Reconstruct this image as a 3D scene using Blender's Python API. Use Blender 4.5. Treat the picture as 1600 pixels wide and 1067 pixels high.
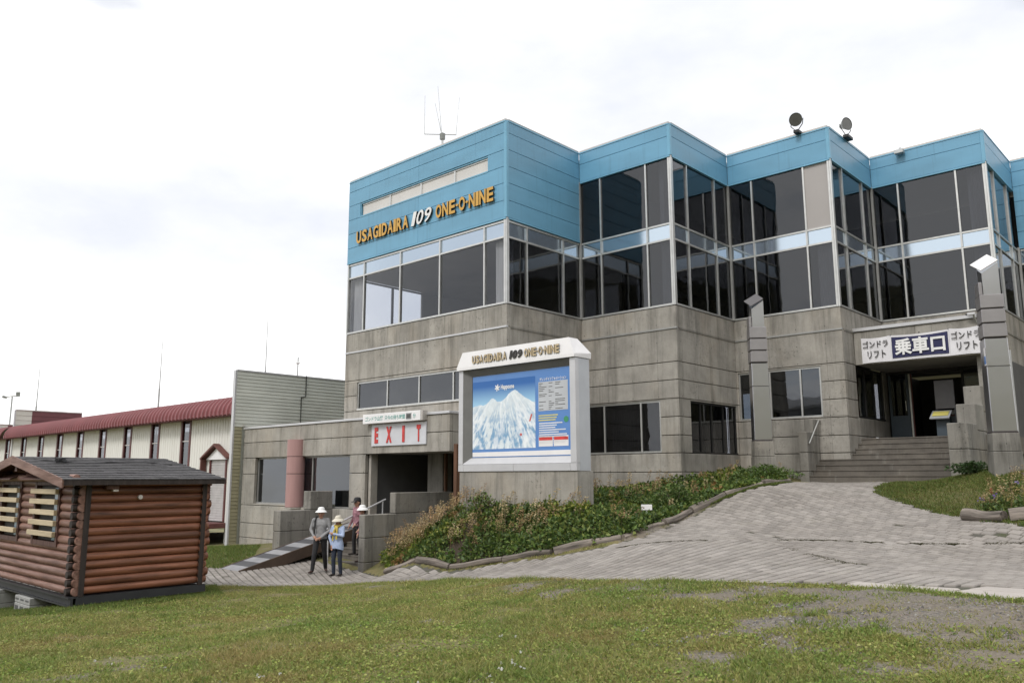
import bpy, bmesh, math, random
import numpy as np
from mathutils import Matrix, Vector, Euler
R = math.radians
random.seed(7); RNG = np.random.default_rng(7)
scene = bpy.context.scene
for o in list(bpy.data.objects): bpy.data.objects.remove(o)
COL = scene.collection

# ------------------------------------------------------------------ camera
cam_d = bpy.data.cameras.new('camera'); cam = bpy.data.objects.new('camera', cam_d); COL.objects.link(cam)
cam_d.sensor_width = 36.0; cam_d.lens = 1268.2/1600*36.0; cam_d.clip_start = 0.1; cam_d.clip_end = 2000
TILT = R(9.454); ROLL = R(-0.157)
_ct, _st = math.cos(TILT), math.sin(TILT); _c, _s = math.cos(ROLL), math.sin(ROLL)
_fw = Vector((0, _ct, _st)); _up = Vector((0, -_st, _ct)); _rt = Vector((1, 0, 0))
_r = _rt*_c + _up*_s; _u = -_rt*_s + _up*_c
cam.matrix_world = Matrix(((_r.x, _u.x, -_fw.x, 0), (_r.y, _u.y, -_fw.y, 0), (_r.z, _u.z, -_fw.z, 0), (0, 0, 0, 1)))
scene.camera = cam

# ------------------------------------------------------------------ sky, sun, exposure
SUN_AZ = (-0.62, -0.785); SUN_EL = R(48)
world = bpy.data.worlds.new('World'); scene.world = world; world.use_nodes = True
nt = world.node_tree; nt.nodes.clear()
def N(t, typ, **kw):
    n = t.nodes.new(typ)
    for k, v in kw.items(): setattr(n, k, v)
    return n
out = N(nt, 'ShaderNodeOutputWorld'); bg = N(nt, 'ShaderNodeBackground'); bg.inputs['Strength'].default_value = 0.1
sky = N(nt, 'ShaderNodeTexSky', sky_type='NISHITA', sun_disc=False); sky.sun_elevation = SUN_EL
sky.sun_rotation = math.atan2(SUN_AZ[0], SUN_AZ[1]); sky.altitude = 1400
tc = N(nt, 'ShaderNodeTexCoord')
mp = N(nt, 'ShaderNodeMapping'); mp.inputs['Scale'].default_value = (1.0, 1.0, 2.2); mp.inputs['Location'].default_value = (3.1, 0.9, 0.35)
nz = N(nt, 'ShaderNodeTexNoise'); nz.inputs['Scale'].default_value = 1.9; nz.inputs['Detail'].default_value = 7; nz.inputs['Roughness'].default_value = 0.55
nt.links.new(tc.outputs['Generated'], mp.inputs['Vector']); nt.links.new(mp.outputs[0], nz.inputs['Vector'])
cr = N(nt, 'ShaderNodeValToRGB'); e = cr.color_ramp.elements       # cloud brightness: thick grey-white to thin bright
e[0].position = 0.30; e[0].color = (0.74, 0.77, 0.84, 1); e[1].position = 0.505; e[1].color = (1.20, 1.20, 1.20, 1)
el = cr.color_ramp.elements.new(0.42); el.color = (0.87, 0.885, 0.925, 1)
sc = N(nt, 'ShaderNodeVectorMath', operation='SCALE'); sc.inputs['Scale'].default_value = 10.0
nt.links.new(nz.outputs['Fac'], cr.inputs['Fac']); nt.links.new(cr.outputs['Color'], sc.inputs[0])
nz2 = N(nt, 'ShaderNodeTexNoise'); nz2.inputs['Scale'].default_value = 2.3; nz2.inputs['Detail'].default_value = 4
mp2 = N(nt, 'ShaderNodeMapping'); mp2.inputs['Location'].default_value = (7.7, 2.2, 5.0); mp2.inputs['Scale'].default_value = (1, 1, 2.5)
nt.links.new(tc.outputs['Generated'], mp2.inputs['Vector']); nt.links.new(mp2.outputs[0], nz2.inputs['Vector'])
gap = N(nt, 'ShaderNodeMapRange'); gap.inputs['From Min'].default_value = 0.62; gap.inputs['From Max'].default_value = 0.72; gap.inputs['To Min'].default_value = 1.0; gap.inputs['To Max'].default_value = 0.45
nt.links.new(nz2.outputs['Fac'], gap.inputs['Value'])
mx = N(nt, 'ShaderNodeMix', data_type='RGBA')
nt.links.new(gap.outputs[0], mx.inputs['Factor']); nt.links.new(sky.outputs[0], mx.inputs[6]); nt.links.new(sc.outputs[0], mx.inputs[7])
nt.links.new(mx.outputs[2], bg.inputs['Color']); nt.links.new(bg.outputs[0], out.inputs['Surface'])
sd = bpy.data.lights.new('sun', 'SUN'); sd.energy = 1.45; sd.angle = R(14); sd.color = (1.0, 0.965, 0.92)
sun = bpy.data.objects.new('sun', sd); COL.objects.link(sun)
_sv = Vector((SUN_AZ[0]*math.cos(SUN_EL), SUN_AZ[1]*math.cos(SUN_EL), math.sin(SUN_EL)))
sun.rotation_euler = _sv.to_track_quat('Z', 'Y').to_euler(); sun.location = (-20, -20, 40)
vs = scene.view_settings; vs.view_transform = 'Standard'; vs.look = 'None'; vs.exposure = 0.22; vs.gamma = 1.0; vs.use_curve_mapping = False

# ------------------------------------------------------------------ frames
A = np.array([0.73518, -0.67787]); B = np.array([0.67787, 0.73518]); P1 = np.array([-0.154, 23.107])
ANG = math.atan2(A[1], A[0])
def W(u, v): return P1 + A*u + B*v
def UV(x, y):
    d = np.array([x, y]) - P1; return float(d@A), float(d@B)

# ------------------------------------------------------------------ materials
MATS = {}
def base_mat(name):
    m = bpy.data.materials.new(name); m.use_nodes = True; t = m.node_tree
    MATS[name] = m
    return m, t, t.nodes['Principled BSDF'], t.nodes['Material Output']
def mth(t, op, a, b=None, c=None):
    n = N(t, 'ShaderNodeMath', operation=op)
    for i, x in enumerate((a, b, c)):
        if x is None: continue
        if isinstance(x, (int, float)): n.inputs[i].default_value = x
        else: t.links.new(x, n.inputs[i])
    return n.outputs[0]
def mixc(t, fac, a, b, blend='MIX'):
    n = N(t, 'ShaderNodeMix', data_type='RGBA', blend_type=blend)
    for sock, x in ((n.inputs['Factor'], fac), (n.inputs[6], a), (n.inputs[7], b)):
        if isinstance(x, (int, float)): sock.default_value = x
        elif isinstance(x, tuple): sock.default_value = (*x, 1) if len(x) == 3 else x
        else: t.links.new(x, sock)
    return n.outputs[2]
def noise(t, vec, scale, detail=4, rough=0.55):
    n = N(t, 'ShaderNodeTexNoise'); n.inputs['Scale'].default_value = scale; n.inputs['Detail'].default_value = detail; n.inputs['Roughness'].default_value = rough
    if vec is not None: t.links.new(vec, n.inputs['Vector'])
    return n.outputs['Fac']
def mapping(t, vec, scale=(1, 1, 1), loc=(0, 0, 0)):
    n = N(t, 'ShaderNodeMapping'); n.inputs['Scale'].default_value = scale; n.inputs['Location'].default_value = loc
    t.links.new(vec, n.inputs['Vector']); return n.outputs[0]
def ramp(t, fac, a, b, ca=0.0, cb=1.0):
    n = N(t, 'ShaderNodeMapRange'); n.clamp = True
    n.inputs['From Min'].default_value = a; n.inputs['From Max'].default_value = b; n.inputs['To Min'].default_value = ca; n.inputs['To Max'].default_value = cb
    t.links.new(fac, n.inputs['Value']); return n.outputs[0]
def bump(t, p, h, strength=0.3, dist=0.02):
    n = N(t, 'ShaderNodeBump'); n.inputs['Strength'].default_value = strength; n.inputs['Distance'].default_value = dist
    t.links.new(h, n.inputs['Height']); t.links.new(n.outputs[0], p.inputs['Normal'])
def objco(t): return N(t, 'ShaderNodeTexCoord').outputs['Object']
def geoco(t): return N(t, 'ShaderNodeNewGeometry').outputs['Position']
def pmat(name, col, rough=0.6, metal=0.0, var=0.12, scale=3.0, bmp=0.0, bscale=30.0, rand=0.0, stretch=(1, 1, 1), world_co=False):
    m, t, p, o = base_mat(name)
    vec = mapping(t, geoco(t) if world_co else objco(t), stretch)
    f = noise(t, vec, scale, 5)
    lo = tuple(c*(1-var) for c in col); hi = tuple(min(1, c*(1+var)) for c in col)
    c = mixc(t, ramp(t, f, 0.3, 0.7), lo, hi)
    if rand > 0:
        oi = N(t, 'ShaderNodeObjectInfo').outputs['Random']
        hs = N(t, 'ShaderNodeHueSaturation'); t.links.new(c, hs.inputs['Color']); t.links.new(ramp(t, oi, 0, 1, 1-rand, 1+rand), hs.inputs['Value']); c = hs.outputs[0]
    t.links.new(c, p.inputs['Base Color']); p.inputs['Roughness'].default_value = rough; p.inputs['Metallic'].default_value = metal
    if bmp > 0: bump(t, p, noise(t, vec, bscale, 4), bmp, 0.01)
    return m
def concrete(name, col, stain=1.0, holes=True):
    m, t, p, o = base_mat(name)
    co = geoco(t); sx = N(t, 'ShaderNodeSeparateXYZ'); t.links.new(co, sx.inputs[0])
    ca, sa = math.cos(ANG), math.sin(ANG)
    # along-wall coordinate s = u + v (holds on both wall directions)
    s = mth(t, 'ADD', mth(t, 'MULTIPLY', sx.outputs[0], ca - sa), mth(t, 'MULTIPLY', sx.outputs[1], sa + ca))
    z = sx.outputs[2]
    cb = N(t, 'ShaderNodeCombineXYZ'); t.links.new(s, cb.inputs[0]); t.links.new(z, cb.inputs[2])
    wv = cb.outputs[0]
    c = mixc(t, ramp(t, noise(t, co, 1.1, 8, 0.68), 0.3, 0.70), tuple(x*0.66 for x in col), tuple(x*1.15 for x in col))
    warm = ramp(t, noise(t, mapping(t, co, (1, 1, 0.6), (4, 2, 1)), 0.55, 4), 0.5, 0.75)
    c = mixc(t, mth(t, 'MULTIPLY', warm, 0.45), c, (col[0]*1.1, col[1]*0.97, col[2]*0.80))
    st = noise(t, mapping(t, wv, (1.5, 1, 0.13)), 1.5, 8, 0.72)                        # run-off streaks
    stm = mth(t, 'MULTIPLY', ramp(t, st, 0.49, 0.72), 0.80*stain)
    c = mixc(t, stm, c, (col[0]*0.30, col[1]*0.295, col[2]*0.28))
    drip = mth(t, 'MULTIPLY', ramp(t, noise(t, mapping(t, wv, (2.4, 1, 0.22), (3, 0, 8)), 1.3, 8, 0.75), 0.48, 0.70), mth(t, 'MAXIMUM', ramp(t, z, 3.7, 4.6), mth(t, 'MULTIPLY', ramp(t, z, 0.2, 0.62), ramp(t, z, 0.75, 0.66))))
    c = mixc(t, mth(t, 'MULTIPLY', drip, 0.75*stain), c, (col[0]*0.24, col[1]*0.235, col[2]*0.22))
    pale = mth(t, 'MULTIPLY', ramp(t, noise(t, mapping(t, wv, (3.1, 1, 0.2), (9, 0, 3)), 1.7, 5, 0.6), 0.58, 0.75), 0.30)
    c = mixc(t, pale, c, (0.47, 0.45, 0.42))
    blot = ramp(t, noise(t, mapping(t, co, (1, 1, 1), (1, 5, 2)), 11, 7, 0.75), 0.54, 0.68)  # speckled lichen patches
    bm_ = ramp(t, noise(t, co, 0.8, 3), 0.5, 0.64)
    c = mixc(t, mth(t, 'MULTIPLY', mth(t, 'MULTIPLY', blot, bm_), 0.80), c, (0.06, 0.057, 0.05))
    fine = noise(t, co, 45, 3, 0.6)
    c = mixc(t, ramp(t, fine, 0.35, 0.7, 0.0, 0.16), c, (0.1, 0.1, 0.095))
    hgt = noise(t, co, 22, 5, 0.65)
    if holes:
        def near(coord, period, off):
            return mth(t, 'ABSOLUTE', mth(t, 'SUBTRACT', mth(t, 'FLOORED_MODULO', mth(t, 'ADD', coord, off), period), period/2))
        du, dz = near(s, 0.9, 0.2), near(z, 0.535, 0.11)
        dd = mth(t, 'SQRT', mth(t, 'ADD', mth(t, 'MULTIPLY', du, du), mth(t, 'MULTIPLY', dz, dz)))
        hole = mth(t, 'LESS_THAN', dd, 0.016)
        seam = mth(t, 'LESS_THAN', near(s, 1.8, 0.65), 0.006)
        c = mixc(t, mth(t, 'MULTIPLY', hole, 0.8), c, (0.03, 0.03, 0.03))
        c = mixc(t, mth(t, 'MULTIPLY', seam, 0.45), c, (0.06, 0.06, 0.055))
    oi = N(t, 'ShaderNodeObjectInfo').outputs['Random']
    hs = N(t, 'ShaderNodeHueSaturation'); t.links.new(c, hs.inputs['Color']); t.links.new(ramp(t, oi, 0, 1, 0.9, 1.08), hs.inputs['Value'])
    t.links.new(hs.outputs[0], p.inputs['Base Color']); p.inputs['Roughness'].default_value = 0.88
    bump(t, p, hgt, 0.35, 0.012)
    return m
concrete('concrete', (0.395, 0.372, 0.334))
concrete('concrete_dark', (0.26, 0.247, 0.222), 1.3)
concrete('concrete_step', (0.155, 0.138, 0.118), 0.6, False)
pmat('soffit', (0.25, 0.24, 0.22), 0.9, var=0.15)
pmat('backing', (0.05, 0.05, 0.047), 0.9)
def cladding(name, col, rough):
    m, t, p, o = base_mat(name); co = objco(t)
    f = noise(t, mapping(t, co, (0.5, 0.5, 1.4)), 1.3, 4)
    c = mixc(t, ramp(t, f, 0.3, 0.7), tuple(x*0.9 for x in col), tuple(x*1.08 for x in col))
    streak = ramp(t, noise(t, mapping(t, co, (7, 7, 0.35)), 1.5, 4, 0.6), 0.56, 0.72)
    c = mixc(t, mth(t, 'MULTIPLY', streak, 0.30), c, tuple(x*0.55 for x in col))
    oi = N(t, 'ShaderNodeObjectInfo').outputs['Random']
    hs = N(t, 'ShaderNodeHueSaturation'); t.links.new(c, hs.inputs['Color']); t.links.new(ramp(t, oi, 0, 1, 0.95, 1.05), hs.inputs['Value'])
    t.links.new(hs.outputs[0], p.inputs['Base Color'])
    t.links.new(ramp(t, f, 0.3, 0.7, rough-0.06, rough+0.08), p.inputs['Roughness'])
    bump(t, p, noise(t, mapping(t, co, (0.6, 0.6, 1.6)), 2.2, 2), 0.12, 0.02)
    return m
cladding('blue_cladding', (0.145, 0.350, 0.515), 0.36)
cladding('blue_trim', (0.17, 0.40, 0.57), 0.34)
pmat('aluminium', (0.60, 0.60, 0.585), 0.38, 0.75, var=0.08, scale=6)
pmat('aluminium_dull', (0.36, 0.36, 0.35), 0.5, 0.5, var=0.1, scale=5)
pmat('white_metal', (0.56, 0.56, 0.575), 0.35, 0.35, var=0.06, scale=2)
pmat('coping', (0.52, 0.49, 0.46), 0.45, 0.4, var=0.1)
pmat('interior_wall', (0.34, 0.33, 0.32), 0.85, var=0.12, scale=0.6)
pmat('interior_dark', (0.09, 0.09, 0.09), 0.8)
pmat('interior_floor', (0.14, 0.12, 0.10), 0.6)
pmat('interior_column', (0.62, 0.62, 0.62), 0.8, var=0.05)
pmat('curtain', (0.58, 0.57, 0.56), 0.9, var=0.15, scale=4, stretch=(6, 6, 0.2))
pmat('blind', (0.40, 0.375, 0.365), 0.55, var=0.04, scale=1)
pmat('strip_pane', (0.62, 0.60, 0.58), 0.35, var=0.06, scale=1)
def glass(name, tint, refl0, rough=0.0, wob=0.09):
    m, t, p, o = base_mat(name); t.nodes.remove(p)
    tr = N(t, 'ShaderNodeBsdfTransparent'); tr.inputs['Color'].default_value = (*tint, 1)
    gl = N(t, 'ShaderNodeBsdfGlossy'); gl.inputs['Roughness'].default_value = rough; gl.inputs['Color'].default_value = (0.95, 0.97, 1, 1)
    lw = N(t, 'ShaderNodeLayerWeight'); lw.inputs['Blend'].default_value = 0.5
    f5 = mth(t, 'POWER', lw.outputs['Facing'], 4.0)
    fac = mth(t, 'ADD', refl0, mth(t, 'MULTIPLY', f5, 0.9 - refl0))
    b = N(t, 'ShaderNodeBump'); b.inputs['Strength'].default_value = wob; b.inputs['Distance'].default_value = 0.05
    oi = N(t, 'ShaderNodeObjectInfo').outputs['Random']; cbx = N(t, 'ShaderNodeCombineXYZ'); [t.links.new(mth(t, 'MULTIPLY', oi, 31.0+17*i_), cbx.inputs[i_]) for i_ in range(3)]
    av = N(t, 'ShaderNodeVectorMath', operation='ADD'); t.links.new(objco(t), av.inputs[0]); t.links.new(cbx.outputs[0], av.inputs[1]); t.links.new(noise(t, av.outputs[0], 1.1, 2), b.inputs['Height']); t.links.new(b.outputs[0], gl.inputs['Normal'])
    mxs = N(t, 'ShaderNodeMixShader'); t.links.new(fac, mxs.inputs[0]); t.links.new(tr.outputs[0], mxs.inputs[1]); t.links.new(gl.outputs[0], mxs.inputs[2])
    t.links.new(mxs.outputs[0], o.inputs['Surface']); return m
glass('glass', (0.46, 0.47, 0.50), 0.058)
glass('glass_cafe', (0.84, 0.85, 0.87), 0.04)
glass('glass_clear', (0.95, 0.96, 0.97), 0.03)
glass('glass_grey', (0.28, 0.31, 0.35), 0.10, 0.03)
m, t, p, o = base_mat('spandrel'); p.inputs['Base Color'].default_value = (0.48, 0.56, 0.64, 1); p.inputs['Metallic'].default_value = 0.92; p.inputs['Roughness'].default_value = 0.10
bump(t, p, noise(t, objco(t), 1.8, 2), 0.04, 0.05)
m, t, p, o = base_mat('mirror_panel'); p.inputs['Base Color'].default_value = (0.52, 0.52, 0.54, 1); p.inputs['Metallic'].default_value = 1.0; p.inputs['Roughness'].default_value = 0.30
bump(t, p, noise(t, objco(t), 1.4, 2), 0.10, 0.05)
pmat('steel_band', (0.34, 0.325, 0.33), 0.42, 0.7, var=0.08, scale=3)
pmat('steel_rail', (0.55, 0.55, 0.53), 0.35, 0.8)
pmat('pink_column', (0.40, 0.235, 0.225), 0.6, var=0.08, scale=2, stretch=(3, 3, 0.3))
pmat('dark_joint', (0.06, 0.05, 0.05), 0.8)
pmat('siding', (0.58, 0.59, 0.53), 0.5, 0.0, var=0.08, scale=1, rand=0.05)
pmat('siding_tan', (0.335, 0.31, 0.20), 0.55, var=0.1, scale=1, rand=0.06)
pmat('siding_red', (0.14, 0.045, 0.05), 0.5, var=0.1, rand=0.05)
pmat('hall_wall', (0.74, 0.73, 0.69), 0.5, var=0.06, scale=0.5, stretch=(1, 1, 0.2))
pmat('red_roof', (0.20, 0.055, 0.06), 0.42, var=0.12, scale=0.6, rand=0.08)
pmat('red_frame', (0.11, 0.03, 0.028), 0.5)
pmat('rust_red', (0.13, 0.045, 0.035), 0.6, var=0.2)
pmat('shutter', (0.50, 0.48, 0.48), 0.5)
pmat('board_grey', (0.42, 0.43, 0.44), 0.5, 0.1, var=0.08, scale=2)
pmat('reveal_grey', (0.15, 0.15, 0.145), 0.6)
pmat('plate_grey', (0.12, 0.115, 0.12), 0.5, 0.2)
pmat('exit_board', (0.60, 0.61, 0.65), 0.45, var=0.06)
pmat('sign_white', (0.80, 0.79, 0.80), 0.35, 0.0, var=0.05, scale=2)
pmat('sign_grey', (0.50, 0.52, 0.55), 0.4, 0.2, var=0.05)
pmat('gold', (0.62, 0.36, 0.075), 0.5, var=0.1)
pmat('gold_pale', (0.50, 0.40, 0.25), 0.5, var=0.1)
pmat('letter_white', (0.80, 0.80, 0.80), 0.45)
pmat('letter_dark', (0.035, 0.032, 0.03), 0.55)
pmat('letter_red', (0.60, 0.045, 0.04), 0.5, var=0.25, scale=6)
pmat('letter_teal', (0.09, 0.34, 0.30), 0.5)
pmat('banner_white', (0.72, 0.71, 0.74), 0.75, var=0.05, scale=2)
pmat('banner_navy', (0.022, 0.024, 0.085), 0.7, var=0.1)
pmat('print_blue', (0.10, 0.24, 0.56), 0.3, var=0.04)
pmat('print_yellow', (0.70, 0.62, 0.18), 0.4)
pmat('black_plastic', (0.02, 0.02, 0.022), 0.5)
pmat('door_blue', (0.055, 0.075, 0.095), 0.45)
pmat('lamp_green', (0.22, 0.23, 0.215), 0.4, 0.3)
pmat('lamp_glass', (0.12, 0.12, 0.115), 0.12, 0.3)
pmat('ramp_light', (0.24, 0.24, 0.25), 0.7, var=0.15, rand=0.06)
pmat('ramp_dark', (0.055, 0.055, 0.06), 0.7, var=0.15)
pmat('ramp_wood', (0.075, 0.05, 0.035), 0.8, var=0.2)
pmat('bracket', (0.03, 0.03, 0.03), 0.5, 0.4)
def wood(name, col, axis, var=0.28, rand=0.25, rough=0.5, weather=0.0, wcol=(0.35, 0.3, 0.27)):
    m, t, p, o = base_mat(name); co = objco(t)
    st = [9, 9, 9]; st[axis] = 0.7
    oi = N(t, 'ShaderNodeObjectInfo').outputs['Random']
    off = N(t, 'ShaderNodeVectorMath', operation='ADD'); t.links.new(mapping(t, co, tuple(st)), off.inputs[0])
    cb = N(t, 'ShaderNodeCombineXYZ')
    for i in range(3): t.links.new(mth(t, 'MULTIPLY', oi, 37.0+i*11), cb.inputs[i])
    t.links.new(cb.outputs[0], off.inputs[1])
    f = noise(t, off.outputs[0], 1.6, 6, 0.65)
    c = mixc(t, ramp(t, f, 0.32, 0.70), tuple(x*(1-var*1.7) for x in col), tuple(x*(1+var) for x in col))
    if weather > 0:
        w = ramp(t, noise(t, off.outputs[0], 0.8, 5, 0.7), 0.45, 0.68)
        c = mixc(t, mth(t, 'MULTIPLY', w, weather), c, wcol)
    hs = N(t, 'ShaderNodeHueSaturation'); t.links.new(c, hs.inputs['Color']); t.links.new(ramp(t, oi, 0, 1, 1-rand, 1+rand), hs.inputs['Value'])
    t.links.new(hs.outputs[0], p.inputs['Base Color']); t.links.new(ramp(t, f, 0.3, 0.7, rough+0.1, rough-0.08), p.inputs['Roughness'])
    bump(t, p, f, 0.25, 0.01); return m
wood('log_side', (0.215, 0.082, 0.042), 1, rough=0.55, rand=0.38, var=0.4, weather=0.25, wcol=(0.10, 0.05, 0.035))
wood('log_gable', (0.20, 0.10, 0.072), 0, weather=0.5, wcol=(0.30, 0.20, 0.17), rough=0.55)
wood('log_end', (0.15, 0.06, 0.04), 2)
wood('cabin_trim', (0.10, 0.045, 0.035), 2, rough=0.6)
wood('cabin_dark', (0.030, 0.020, 0.017), 2, rough=0.7)
wood('slat_pale', (0.56, 0.46, 0.31), 0, var=0.12, rand=0.12, rough=0.6)
wood('post_brown', (0.17, 0.075, 0.035), 2, rough=0.6)
wood('weathered_log', (0.20, 0.170, 0.145), 0, var=0.5, rand=0.2, rough=0.85)
pmat('shingle', (0.075, 0.072, 0.075), 0.85, var=0.35, scale=14, bmp=0.3, bscale=60, rand=0.25)
pmat('steel_black', (0.035, 0.036, 0.04), 0.5, 0.3, var=0.2)
pmat('cinder', (0.33, 0.33, 0.32), 0.9, var=0.15, scale=10, bmp=0.4, bscale=60)
pmat('pane_blue', (0.25, 0.40, 0.55), 0.2)
pmat('galvanised', (0.45, 0.46, 0.46), 0.45, 0.6)

# ------------------------------------------------------------------ mesh helpers
ROOT = {}
def link(o): COL.objects.link(o); return o
def thing(name, label, cat, uvz, group=None):
    o = link(bpy.data.objects.new(name, None)); w = W(uvz[0], uvz[1]); o.location = (w[0], w[1], uvz[2]); o.rotation_euler = (0, 0, ANG)
    o.empty_display_size = 0.3; o['label'] = label; o['category'] = cat; ROOT[o.name] = np.array(uvz, float)
    if group: o['group'] = group
    return o
def thing_w(name, label, cat, loc, rotz=0.0, group=None):
    o = link(bpy.data.objects.new(name, None)); o.location = loc; o.rotation_euler = (0, 0, rotz); o.empty_display_size = 0.3
    o['label'] = label; o['category'] = cat; ROOT[o.name] = np.zeros(3)
    if group: o['group'] = group
    return o
def root_of(o):
    while o.parent is not None: o = o.parent
    return ROOT[o.name]
class MB:
    def __init__(s): s.v = []; s.f = []; s.m = []
    def add(s, V, F, mi=0):
        k = len(s.v); s.v += [tuple(map(float, q)) for q in V]; s.f += [tuple(i+k for i in f) for f in F]; s.m += [mi]*len(F); return s
    def box(s, x0, x1, y0, y1, z0, z1, mi=0):
        V = [(x0,y0,z0),(x1,y0,z0),(x1,y1,z0),(x0,y1,z0),(x0,y0,z1),(x1,y0,z1),(x1,y1,z1),(x0,y1,z1)]
        return s.add(V, [(0,3,2,1),(4,5,6,7),(0,1,5,4),(1,2,6,5),(2,3,7,6),(3,0,4,7)], mi)
    def tube(s, p0, p1, r0, r1=None, n=10, mi=0, caps=True):
        r1 = r0 if r1 is None else r1
        p0 = np.array(p0, float); p1 = np.array(p1, float); d = p1-p0; d /= np.linalg.norm(d)
        a = np.cross(d, (0, 0, 1) if abs(d[2]) < 0.9 else (1, 0, 0)); a /= np.linalg.norm(a); b = np.cross(d, a)
        V = []
        for p, r in ((p0, r0), (p1, r1)):
            for i in range(n):
                t = 2*math.pi*i/n; V.append(p + r*(a*math.cos(t)+b*math.sin(t)))
        F = [(i, i+n, (i+1) % n+n, (i+1) % n) for i in range(n)]
        if caps: F += [tuple(range(n)), tuple(range(2*n-1, n-1, -1))]
        return s.add(V, F, mi)
    def path(s, pts, r, n=8, mi=0):
        for a, b in zip(pts[:-1], pts[1:]): s.tube(a, b, r, r, n, mi)
        return s
    def prism(s, poly, axis, a, b, mi=0):
        # poly in the two other axes (cyclic order), extruded along axis from a to b
        n = len(poly); V = []
        for c in (a, b):
            for (p, q) in poly:
                V.append({0: (c, p, q), 1: (p, c, q), 2: (p, q, c)}[axis])
        F = [tuple(range(n-1, -1, -1)), tuple(range(n, 2*n))] + [(i, (i+1) % n, (i+1) % n+n, i+n) for i in range(n)]
        return s.add(V, F, mi)
    def lathe(s, prof, n=24, c=(0, 0, 0), mi=0):
        V = []; F = []
        for (r, z) in prof:
            for i in range(n):
                t = 2*math.pi*i/n; V.append((c[0]+r*math.cos(t), c[1]+r*math.sin(t), c[2]+z))
        for k in range(len(prof)-1):
            for i in range(n): F.append((k*n+i, k*n+(i+1) % n, (k+1)*n+(i+1) % n, (k+1)*n+i))
        F += [tuple(range(n-1, -1, -1)), tuple(range((len(prof)-1)*n, len(prof)*n))]
        return s.add(V, F, mi)
    def build(s, name, mat, parent=None, smooth=False, bevel=0.0, fix=True):
        me = bpy.data.meshes.new(name); V = np.array(s.v, float)
        if parent is not None: V = V - root_of(parent)
        me.from_pydata(V.tolist(), [], s.f)
        mats = mat if isinstance(mat, (list, tuple)) else [mat]
        for q in mats: me.materials.append(MATS[q])
        if len(mats) > 1: me.polygons.foreach_set('material_index', s.m)
        if fix:
            bm = bmesh.new(); bm.from_mesh(me); bmesh.ops.recalc_face_normals(bm, faces=bm.faces); bm.to_mesh(me); bm.free()
        if smooth: me.polygons.foreach_set('use_smooth', [True]*len(me.polygons))
        me.update(); o = link(bpy.data.objects.new(name, me)); o.parent = parent
        if smooth:
            try: me.set_sharp_from_angle(angle=R(40))
            except Exception: pass
        if bevel > 0:
            b = o.modifiers.new('bevel', 'BEVEL'); b.width = bevel; b.segments = 1; b.limit_method = 'ANGLE'
        return o
def box(name, mat, parent, x0, x1, y0, y1, z0, z1, bevel=0.0): return MB().box(x0, x1, y0, y1, z0, z1).build(name, mat, parent, bevel=bevel, fix=False)
def single(mb, name, label, cat, mat, uvz, group=None, smooth=False, bevel=0.0):
    """one-mesh thing, vertices given in the building frame"""
    mb.v = [(a-uvz[0], b-uvz[1], c-uvz[2]) for a, b, c in mb.v]
    o = mb.build(name, mat, None, smooth, bevel); w = W(uvz[0], uvz[1]); o.location = (w[0], w[1], uvz[2]); o.rotation_euler = (0, 0, ANG)
    o['label'] = label; o['category'] = cat; ROOT[o.name] = np.array(uvz, float)
    if group: o['group'] = group
    return o
# --- text
DG = bpy.context.evaluated_depsgraph_get
_tc = {}
def text_geo(body, extrude=0.0, bold=0.0, space=1.0):
    key = (body, extrude, bold, space)
    if key not in _tc:
        c = bpy.data.curves.new('t', 'FONT'); c.body = body; c.size = 1.0; c.extrude = extrude; c.offset = bold; c.resolution_u = 3; c.space_character = space
        o = bpy.data.objects.new('t', c); COL.objects.link(o); bpy.context.view_layer.update()
        me = bpy.data.meshes.new_from_object(o.evaluated_get(DG())); bpy.data.objects.remove(o)
        V = np.zeros(len(me.vertices)*3); me.vertices.foreach_get('co', V); V = V.reshape(-1, 3)
        F = [tuple(q.vertices) for q in me.polygons]; bpy.data.meshes.remove(me); _tc[key] = (V, F)
    return _tc[key]
def text_on(body, name, mat, parent, x0, x1, z0, z1, v, extrude=0.0, bold=0.0, shear=0.0, axis='A', space=1.0, proud=0.004):
    """fit text into the rectangle x0..x1 by z0..z1 on a plane facing -v (axis A)"""
    V, F = text_geo(body, 0.5 if extrude > 0 else 0.0, bold, space)
    V = V.copy(); lo = V.min(0); hi = V.max(0)
    X = x0 + (V[:, 0]-lo[0])/(hi[0]-lo[0])*(x1-x0); Z = z0 + (V[:, 1]-lo[1])/max(1e-6, hi[1]-lo[1])*(z1-z0)
    X = X + shear*(Z-z0)
    if extrude > 0: Y = v - proud - extrude*(V[:, 2]-lo[2])/(hi[2]-lo[2])
    else: Y = np.full(len(X), v-proud)
    mb = MB(); mb.add(np.stack([X, Y, Z], 1).tolist(), F)
    if isinstance(mat, (list, tuple)):        # face front material / side material
        me_v = np.stack([X, Y, Z], 1); fr = Y.min()+1e-4
        mb.m = [0 if all(me_v[i][1] < fr for i in f) else 1 for f in F]
    return mb.build(name, mat, parent, fix=False)
WID = {'I': 0.46, '·': 0.40, ' ': 0.45, '1': 0.62, 'M': 1.2}
def lettering(body, parent, x0, x1, z0, z1, v, mats, extrude, bold, shear=0.0, name='letter'):
    ws = [WID.get(c, 1.0) for c in body]; k = (x1-x0)/sum(ws); x = x0
    for c, w in zip(body, ws):
        a, b = x+0.07*k*min(1, w), x+w*k-0.07*k*min(1, w)
        if c == '1': a, b = x+0.10*k, x+0.52*k
        if c == '·': zz = (z0+(z1-z0)*0.42, z0+(z1-z0)*0.60)
        else: zz = (z0, z1)
        if c != ' ': text_on(c, name, mats, parent, a, b, zz[0], zz[1], v, extrude, bold, shear, proud=0.02)
        x += w*k
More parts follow.
